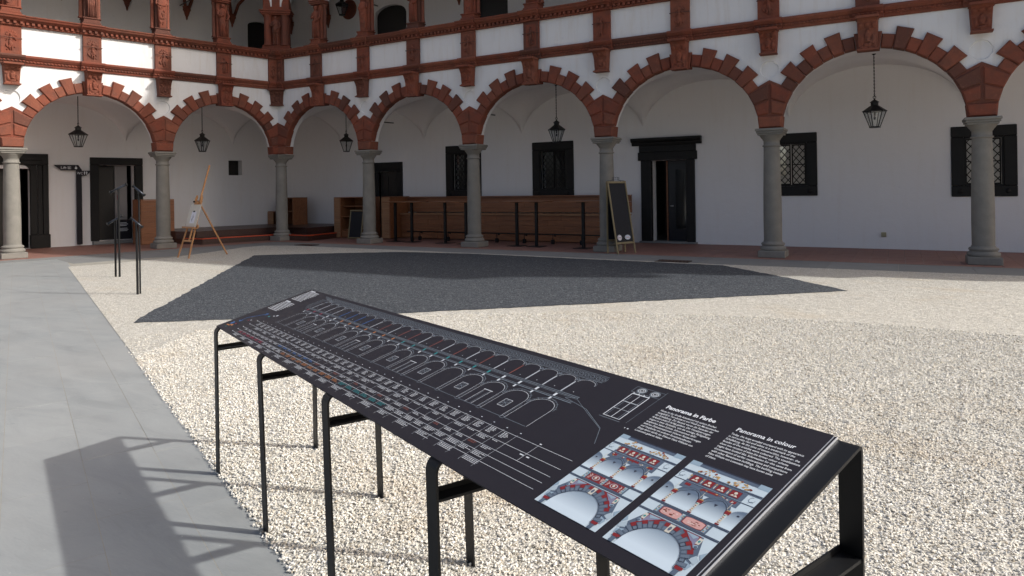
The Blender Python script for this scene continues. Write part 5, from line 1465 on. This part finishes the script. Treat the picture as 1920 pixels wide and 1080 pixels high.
for k in range(4): wl.rect(2.735 + k * .02, .063, 2.738 + k * .02, .068)
wl.rect(2.852, .228, 2.857, .232); wl.rect(2.842, .228, 2.845, .232)
# --- table with room names: rows, ticks, greeked cell text
ROWS = [.423, .467, .504, .533, .563]; UT0, UT1, UTE = .30, 2.592, 2.829
for i, r in enumerate(ROWS):
    wl.line([(.255 + .0 * i, r - .0), (UTE, r)], .0011)
    wl.rect(.235, r - .004, .247, r + .001)
wl.line([(2.69, .423), (2.69, .504)], .001); wl.rect(2.686, .412, 2.694, .416)
wl.rect(2.672, .475, 2.688, .479).rect(2.70, .475, 2.712, .479)
NC = 35; cw = (UT1 - UT0) / NC
tx = Ink(h1)
def cell(ink, u, v, lines, wmax=.030):
    for l in range(lines):
        u_ = u; end = u + wmax * rp.uniform(.55, 1)
        while u_ < end: w_ = rp.uniform(.004, .009); ink.rect(u_, v + l * .0055, min(u_ + w_, end), v + l * .0055 + .0024); u_ += w_ + .0022
for c in range(NC + 1):
    u = UT1 - c * cw
    wl.line([(u, .418), (u, .5915)], .0008); wl.rect(u - .003, .405, u + .003, .408)
    if c == NC: break
    cell(tx, u - cw + .012, .428, 5, cw * .5)
    if c % 2 == 0 and c < NC - 1:
        cell(tx, u - 2 * cw + .01, .471, 1 + rp.randint(0, 2), cw * .8); cell(tx, u - cw + .01, .471, 1 + rp.randint(0, 1), cw * .6)
    (nm, ) = (None,)
    row2 = {1: None}
    frac = c / NC
    i2 = inks['prust'] if (c % 3 == 1 and c < 20) else (inks['pblue'] if 19 < c < 27 else tx)
    cell(i2, u - cw + .008, .508, 2, cw * .7)
    i3 = inks['pteal'] if 8 < c < 15 else (inks['porange'] if 15 <= c < 25 else (inks['pred'] if c > 28 else tx))
    cell(i3, u - cw + .006, .537, 3, cw * .85)
    if c % 2 == 0: cell(tx, u - cw + .004, .567, 3, cw * 1.1)
# left end: text blocks, arrows and key
for (v0, nl, ul) in ((.024, 10, .16), (.185, 9, .165)):
    wl.rect(.04, v0 - .012, .04 + .07, v0 - .004)
    for l in range(nl):
        u_ = .04; end = .04 + ul * rp.uniform(.9, 1)
        while u_ < end: w_ = rp.uniform(.006, .018); tx.rect(u_, v0 + l * .0128, min(u_ + w_, end), v0 + l * .0128 + .0055); u_ += w_ + .003
bl = inks['pblue']
bl.line([(.095, .482), (.085, .43), (.187, .338)], .004).line([(.187, .338), (.165, .345)], .005).line([(.187, .338), (.185, .36)], .005).line([(.095, .482), (.075, .470)], .005).line([(.095, .482), (.108, .462)], .005)
bl.rect(.06, .50, .08, .525); inks['porange'].rect(.05, .535, .10, .543).rect(.09, .522, .125, .534); inks['pred'].rect(.112, .50, .12, .512).rect(.15, .44, .158, .45); inks['pteal'].rect(.085, .552, .095, .56).rect(.235, .352, .255, .362)
wl.rect(.27, .335, .285, .342).rect(.29, .32, .305, .333).rect(.165, .432, .175, .44)
gl.done('panorama_drawing', M['pgrey']); wl.done('panorama_outline', M['white']); tx.done('table_text', M['tabletext'])
for k_, ik in inks.items(): ik.done('coloured_marks', M[k_])

# --- the two pictures
def picture(u0, v0, u1, v1, oval):
    W_, H_ = u1 - u0, v1 - v0
    def X(a): return u0 + min(max(a, 0), 1) * W_
    def Y(a): return v0 + min(max(a, 0), 1) * H_
    base = Ink(h1).rect(u0, v0, u1, v1).done('picture', M['im_sky'])
    LY_ = {}
    def I(l, mt): return LY_.setdefault((l, mt), Ink(h1 + .00025 * l))
    def R(l, mt, a, b_, c, d): I(l, mt).rect(X(a), Y(b_), X(c), Y(d))
    def PL(l, mt, P): I(l, mt).poly([(X(a), Y(b_)) for a, b_ in P])
    def LN(l, mt, P, w_=.0009): I(l, mt).line([(X(a), Y(b_)) for a, b_ in P], w_)
    def arc(cx, cy, rx, ry, t0=0, t1=pi, n_=18): return [(cx - rx * cos(t0 + (t1 - t0) * q / n_), cy - ry * sin(t0 + (t1 - t0) * q / n_)) for q in range(n_ + 1)]
    def el(l, mt, cx, cy, rx, ry, n_=14): PL(l, mt, [(cx + rx * cos(2 * pi * k / n_), cy + ry * sin(2 * pi * k / n_)) for k in range(n_)])
    # roof edge with gables
    R(1, 'im_slate', .13, 0, .87, .045); R(1, 'im_blue2', 0, 0, .13, .05); R(1, 'im_blue2', .87, 0, 1, .05); R(2, 'im_dark', .13, .0, .87, .012)
    for gx in (.31, .70):
        for q in range(26):
            a = rp.uniform(-.14, .14); el(2 + q % 2, ('im_gold', 'im_gold', 'im_cream', 'im_rust')[q % 4], gx + a, .105 - rp.uniform(0, .075) * (1 - abs(a) * 5.5), rp.uniform(.008, .02), rp.uniform(.005, .012), 7)
    for q, b_ in enumerate((.112, .124, .132)): R(1 + q % 2, ('im_slate', 'im_dark', 'im_slate')[q], 0, b_, 1, b_ + (.010, .005, .006)[q])
    # frieze of busts
    R(1, 'im_slate', .15, .138, .85, .225)
    for q in range(4):
        x = .18 + q * .165; R(2, 'im_red', x, .146, x + .12, .214); LN(3, 'im_dark', [(x, .146), (x + .12, .146), (x + .12, .214), (x, .214), (x, .146)], .0006)
        el(3, 'im_cream', x + .06, .170, .020, .014, 9); PL(3, 'im_cream', [(x + .018, .205), (x + .102, .205), (x + .082, .188), (x + .038, .188)]); el(4, 'im_rust', x + .06, .192, .012, .006, 6)
        R(3, 'im_gold', x - .030, .152, x - .014, .170); R(3, 'im_cream', x - .027, .176, x - .016, .206)
    for x in (.05, .93):
        LN(2, 'im_slate', [(x + .034 * cos(t), .175 + .026 * sin(t)) for t in [2 * pi * k / 12 for k in range(10)]], .0010); LN(2, 'im_slate', [(x - .02, .215), (x + .01, .19), (x + .03, .2)], .0008)
    R(1, 'im_slate', 0, .228, 1, .236); R(2, 'im_dark', 0, .233, 1, .236)
    # upper arcade
    R(1, 'im_slate', .14, .237, .86, .30); R(2, 'im_red', .40, .242, .60, .262); R(2, 'im_red', .18, .244, .25, .27); R(2, 'im_red', .75, .244, .82, .27)
    for q in range(14): el(3, ('im_rust', 'im_cream', 'im_red', 'im_gold')[q % 4], rp.uniform(.17, .83), rp.uniform(.245, .275), rp.uniform(.008, .018), .006, 6)
    for cx in (.33, .67):
        PL(2, 'im_slate', [(cx - .172, .37)] + arc(cx, .372, .172, .115) + [(cx + .172, .37)])
        PL(3, 'im_gradu', [(cx - .150, .502)] + arc(cx, .375, .150, .098) + [(cx + .150, .502)])
        for k in (0, 1): LN(4, 'im_dark', arc(cx, .375, .152 - .02 * k, .100 - .012 * k), .0008)
        LN(4, 'im_dark', [(cx - .148, .40), (cx - .11, .345), (cx - .04, .305), (cx + .03, .285)], .0014); LN(4, 'im_dark', [(cx + .148, .40), (cx + .13, .345), (cx + .08, .305), (cx + .02, .285)], .0014)
        PL(4, 'im_dark', [(cx - .022, .335), (cx + .022, .335), (cx, .362)])
    for cx in (-.01, 1.01):
        PL(2, 'im_gradu', [(cx - .15, .502)] + arc(cx, .385, .15, .085) + [(cx + .15, .502)]); LN(3, 'im_slate', [(min(max(a, .002), .998), b_) for a, b_ in arc(cx, .385, .152, .087)], .0008)
        el(4, 'im_dark', min(max(cx, .05), .95), .36, .016, .008, 6)
    for x in (.165, .50, .835):
        PL(5, 'im_cream', [(x - .014, .385), (x + .014, .385), (x + .018, .49), (x - .018, .49)]); R(5, 'im_red', x - .030, .352, x + .030, .384); el(5, 'im_gold', x, .350, .028, .008, 8)
        for q in range(5): R(6, ('pteal', 'im_rust', 'im_slate', 'im_gold', 'im_red')[q], x - .010, .395 + q * .019, x + .008, .403 + q * .019)
        LN(5, 'im_cream', [(x - .035, .275), (x - .035, .335)], .0012); R(5, 'im_red', x - .02, .486, x + .026, .500)
    # parapet
    for b_ in (.502, .612): R(2, 'im_slate', 0, b_, 1, b_ + .020); R(3, 'im_dark', 0, b_ + .004, 1, b_ + .0065); R(3, 'im_dark', 0, b_ + .0155, 1, b_ + .0185)
    R(1, 'im_slate', .17, .52, .83, .613)
    for x in (.225, .515):
        if oval:
            sh = lambda k_: [(x + .13 + .128 * k_ * max(-1, min(1, 1.3 * cos(t))), .567 + .038 * k_ * max(-1, min(1, 1.15 * sin(t)))) for t in [2 * pi * k / 28 for k in range(28)]]
            PL(2, 'im_red', sh(1)); PL(3, 'im_pink', sh(.90))
            for q in range(14): el(4, ('im_rust', 'im_palep')[q % 2], x + .13 + rp.uniform(-.08, .08), .567 + rp.uniform(-.018, .02), rp.uniform(.008, .028), rp.uniform(.003, .008), 7)
        else:
            R(2, 'im_red', x, .528, x + .26, .606); xc = x + .13
            for k_, mt in ((1, 'im_slate'), (.82, 'im_palep'), (.66, 'im_red')): el(3 + (k_ < 1) + (k_ < .7), mt, xc, .567, .062 * k_, .030 * k_, 16)
            el(6, 'im_cream', xc, .567, .018, .014, 8)
            for q in range(14): sg = -1 if q % 2 else 1; LN(3, 'im_palep', [(xc + sg * rp.uniform(.07, .09), .567 + rp.uniform(-.03, .03)), (xc + sg * rp.uniform(.095, .12), .567 + rp.uniform(-.035, .035))], .0009)
    for x in (.195, .488, .79):
        R(3, 'im_blue2', x - .018, .528, x + .020, .606)
        for q in range(7): el(4, ('im_cream', 'pteal', 'im_gold', 'im_slate')[q % 4], x + rp.uniform(-.012, .014), .537 + q * .010, .010, .005, 6)
    # lower arch
    PL(1, 'im_slate', [(.05, .88), (.05, .80), (.15, .64), (.85, .64), (.95, .80), (.95, .88)])
    PL(2, 'im_red', [(.12, .80), (.17, .645), (.40, .645), (.22, .72)]); PL(2, 'im_red', [(.88, .80), (.83, .645), (.60, .645), (.78, .72)])
    for sg in (-1, 1):
        P3 = [(.5 + sg * .16, .652), (.5 + sg * .31, .652), (.5 + sg * .335, .745)]; PL(3, 'im_lilac', P3); PL(4, 'im_blue2', [P3[0], P3[1], (.5 + sg * .275, .685)])
        el(4, 'im_blue2', .5 + sg * .355, .735, .026, .017); el(5, 'im_slate', .5 + sg * .360, .738, .018, .011)
        R(3, 'im_cream', .5 + sg * .345 - .022, .655, .5 + sg * .345 + .022, .712); el(4, 'pteal', .5 + sg * .345, .685, .014, .012, 7)
    cx, cy, rx, ry = .5, .955, .345, .225; n_ = 23
    for q in range(n_):
        t0, t1 = pi * (q + .04) / n_, pi * (q + .96) / n_; r2 = 1.30 if q % 2 else 1.19
        PL(5, 'im_slate' if q % 4 else 'im_dark', [(cx - rx * k_ * cos(t), cy - ry * k_ * sin(t)) for k_, t in ((1, t0), (r2, t0), (r2, t1), (1, t1))])
        PL(6, 'im_stone', [(cx - rx * k_ * cos(t), cy - ry * k_ * sin(t)) for k_, t in ((1.03, t0 + .012), (r2 - .03, t0 + .012), (r2 - .03, t1 - .012), (1.03, t1 - .012))])
        if q % 2 == 0 and 3 < q < n_ - 4: PL(4, 'im_red', [(cx - rx * k_ * cos(t), cy - ry * k_ * sin(t)) for k_, t in ((1.18, t0), (1.36, t0), (1.36, t1), (1.18, t1))])
    PL(4, 'im_grad', [(cx - rx, 1.0)] + arc(cx, cy, rx, ry, 0, pi, 26) + [(cx + rx, 1.0)]); LN(7, 'im_dark', arc(cx, cy, rx * .99, ry * .99, 0, pi, 26), .0009)
    R(7, 'im_cream', .470, .655, .530, .735); el(8, 'im_slate', .50, .695, .018, .022, 8)
    for sg in (-1, 1):
        xa = .5 + sg * .395; R(7, 'im_red', xa - .045, .925, xa + .045, .945); R(7, 'im_slate', xa - .028, .945, xa + .028, 1.0); R(8, 'im_red', xa - .032, .945, xa + .032, .953)
        for q in range(6):
            t = radians(8 + q * 15); c2 = .5 + sg * .80
            PL(3, 'im_pale2' if q % 2 else 'im_blue2', [(c2 - sg * .345 * k_ * cos(tt), cy - .225 * k_ * sin(tt)) for k_, tt in ((1.0, t), (1.28, t), (1.28, t + .2), (1.0, t + .2))])
    for (l, mt), ik in sorted(LY_.items(), key=lambda z: z[0][0]):
        ik.done('picture_detail', M[mt], base)
    return base
M['im_grad'] = gradient_print('picture_gradient', (.50, .59, .66, 1), (.15, .205, .27, 1), -.545, -.475)
M['im_gradu'] = gradient_print('picture_gradient_small', (.48, .57, .63, 1), (.10, .14, .20, 1), -.400, -.352)
M['im_stone'] = mat_print('picture_stone', (.115, .15, .20, 1)); M['im_rust'] = mat_print('picture_rust', (.20, .05, .035, 1)); M['im_palep'] = mat_print('picture_pale_pink', (.60, .45, .42, 1))
M['im_lilac'] = mat_print('picture_lilac', (.19, .19, .28, 1)); M['im_pale2'] = mat_print('picture_pale_stone', (.34, .42, .48, 1))
picture(2.862, .255, 3.072, .588, False); picture(3.096, .256, 3.309, .590, True)

# --- texts
def ptext(body, u, v, size, width, bold=0.0, nm='printed_text'):
    me = text_mesh(body, size, M['whitetext'], width, 'LEFT', bold, nm)
    o = part(nm, me, None, panel); o.matrix_parent_inverse = Matrix.Identity(4)
    ex = Vector((1, 0, 0)); ey = -E2; mt = Matrix.Identity(4); P = PB(u, v, h1)
    for i in range(3): mt[i][0] = ex[i]; mt[i][1] = ey[i]; mt[i][2] = NN[i]; mt[i][3] = P[i]
    o.matrix_local = mt; return o
ptext('Panorama in Farbe', 2.878, .092, .0225, .165, .0006, 'printed_heading'); ptext('Panorama in colour', 3.111, .0965, .0225, .162, 0.0003, 'printed_heading')
de = ['Heute ist der Große Arkadenhof mit seinem Erschei-', 'nungsbild in Terrakottarot und Weiß ein Markenzeichen', 'der Schallaburg. Zur Bauzeit waren die Fassaden der', 'Arkaden jedoch farbig gefasst. Die Visualisierungen', 'zeigen in zwei Varianten, wie die einstige Farbgebung', 'ausgesehen haben könnte. Informationen dafür', 'lieferten Dokumentationen früherer Restaurierungen', 'und Vergleiche mit anderen Renaissancebauten.', 'Einige davon dürfte der Erbauer Hans Wilhelm von', 'Losenstein gekannt haben.']
en = ['Today, the large arcaded courtyard with its appearance', 'in terracotta red and white is a trademark of the', 'Schallaburg. At the time of construction, however, the', 'facades of the arcades were coloured. The visualizations', 'show two versions of what the former colour scheme', 'might have looked like. Information for this came from', 'documentation of earlier restorations and comparisons', 'with other Renaissance buildings. The building owner', 'Hans Wilhelm von Losenstein may have known some', 'of them.']
for (lines, u, v, per) in ((de, 2.875, .112, .0038), (en, 3.110, .116, .0037)):
    for i, l in enumerate(lines): ptext(l, u, v + i * .0126, .0112, len(l) * per * (1.0 if i else .985), .00006)

# ------------------------------------------------------------------ loose gravel stones close to the camera (geometry nodes)
def wedge():
    c = Vector((CAM.x, CAM.y)); P = []
    a0 = atan2(VIEW.y, VIEW.x)
    for k in range(25): a = a0 + radians(50) - radians(100) * k / 24; P.append((c.x + 8.8 * cos(a), c.y + 8.8 * sin(a)))
    for k in range(9): a = a0 - radians(50) + radians(100) * k / 8; P.append((c.x + 1.0 * cos(a), c.y + 1.0 * sin(a)))
    return P
def gravel_region(name, label):
    P = wedge(); c = Vector((CAM.x, CAM.y)); me = bpy.data.meshes.new(name); vs = []; fs = []
    a0 = atan2(VIEW.y, VIEW.x)
    for k in range(24):
        aa, ab = a0 + radians(50) - radians(100) * k / 24, a0 + radians(50) - radians(100) * (k + 1) / 24
        q = [(c.x + r * cos(a), c.y + r * sin(a)) for r, a in ((1.0, aa), (8.8, aa), (8.8, ab), (1.0, ab))]
        q = clip(q, (PN.x, PN.y), P0.dot(PN) + .022)
        if len(q) < 3: continue
        o = len(vs); vs += [(x, y_, .0) for x, y_ in q]; fs.append(tuple(range(o, o + len(q))))
    me.from_pydata(vs, [], fs); me.update(); o = bpy.data.objects.new(name, me); link(o)
    bm = bmesh.new(); bm.from_mesh(me)
    for f in bm.faces:
        f.normal_update()
        if f.normal.z < 0: f.normal_flip()
    bm.to_mesh(me); bm.free(); me.materials.append(M['pebble'])
    props(o, label, 'gravel', None, 'stuff')
    ng = bpy.data.node_groups.new('pebble_scatter', 'GeometryNodeTree')
    ng.interface.new_socket('Geometry', in_out='INPUT', socket_type='NodeSocketGeometry'); ng.interface.new_socket('Geometry', in_out='OUTPUT', socket_type='NodeSocketGeometry')
    N = ng.nodes; Lk = ng.links.new; gi = N.new('NodeGroupInput'); go = N.new('NodeGroupOutput')
    dp = N.new('GeometryNodeDistributePointsOnFaces'); dp.inputs['Density'].default_value = 8200
    Lk(gi.outputs[0], dp.inputs['Mesh'])
    ps = N.new('GeometryNodeInputPosition'); ds = N.new('ShaderNodeVectorMath'); ds.operation = 'DISTANCE'; ds.inputs[1].default_value = (CAM.x, CAM.y, 0)
    mr = N.new('ShaderNodeMapRange'); mr.interpolation_type = 'SMOOTHSTEP'; mr.inputs[1].default_value = 3.2; mr.inputs[2].default_value = 8.8; mr.inputs[3].default_value = 8200; mr.inputs[4].default_value = 0
    Lk(ps.outputs[0], ds.inputs[0]); Lk(ds.outputs['Value'], mr.inputs[0]); Lk(mr.outputs[0], dp.inputs['Density'])
    ico = N.new('GeometryNodeMeshIcoSphere'); ico.inputs['Radius'].default_value = .0056; ico.inputs['Subdivisions'].default_value = 2
    sp_ = N.new('GeometryNodeSetPosition'); nz = N.new('ShaderNodeTexNoise'); nz.inputs['Scale'].default_value = 110.0; nz.inputs['Detail'].default_value = 1.0
    sub = N.new('ShaderNodeVectorMath'); sub.operation = 'SUBTRACT'; sub.inputs[1].default_value = (.5, .5, .5); scl = N.new('ShaderNodeVectorMath'); scl.operation = 'SCALE'; scl.inputs['Scale'].default_value = .011
    Lk(nz.outputs['Color'], sub.inputs[0]); Lk(sub.outputs[0], scl.inputs[0]); Lk(scl.outputs[0], sp_.inputs['Offset']); Lk(ico.outputs['Mesh'], sp_.inputs['Geometry'])
    sm = N.new('GeometryNodeSetMaterial'); sm.inputs['Material'].default_value = M['pebble']; Lk(sp_.outputs[0], sm.inputs['Geometry'])
    ip = N.new('GeometryNodeInstanceOnPoints'); Lk(dp.outputs['Points'], ip.inputs['Points']); Lk(sm.outputs[0], ip.inputs['Instance'])
    rr = N.new('FunctionNodeRandomValue'); rr.data_type = 'FLOAT_VECTOR'; rr.inputs[0].default_value = (-.7, -.7, 0); rr.inputs[1].default_value = (.7, .7, 6.283)
    Lk(rr.outputs[0], ip.inputs['Rotation'])
    rs = N.new('FunctionNodeRandomValue'); rs.data_type = 'FLOAT_VECTOR'; rs.inputs[0].default_value = (.75, .5, .4); rs.inputs[1].default_value = (1.65, 1.15, .95); rs.inputs['Seed'].default_value = 5
    Lk(rs.outputs[0], ip.inputs['Scale'])
    # random lift so that stones pile up
    rz = N.new('FunctionNodeRandomValue'); rz.data_type = 'FLOAT_VECTOR'; rz.inputs[0].default_value = (0, 0, -.002); rz.inputs[1].default_value = (0, 0, .0085); rz.inputs['Seed'].default_value = 9
    ti = N.new('GeometryNodeTranslateInstances'); ti.inputs['Local Space'].default_value = False; Lk(ip.outputs[0], ti.inputs['Instances']); Lk(rz.outputs[0], ti.inputs['Translation'])
    Lk(ti.outputs[0], go.inputs[0])
    md = o.modifiers.new('scatter', 'NODES'); md.node_group = ng
    return o
gravel_region('gravel', 'loose cream gravel stones lying under and around the information table')
print('objects', len(bpy.data.objects))
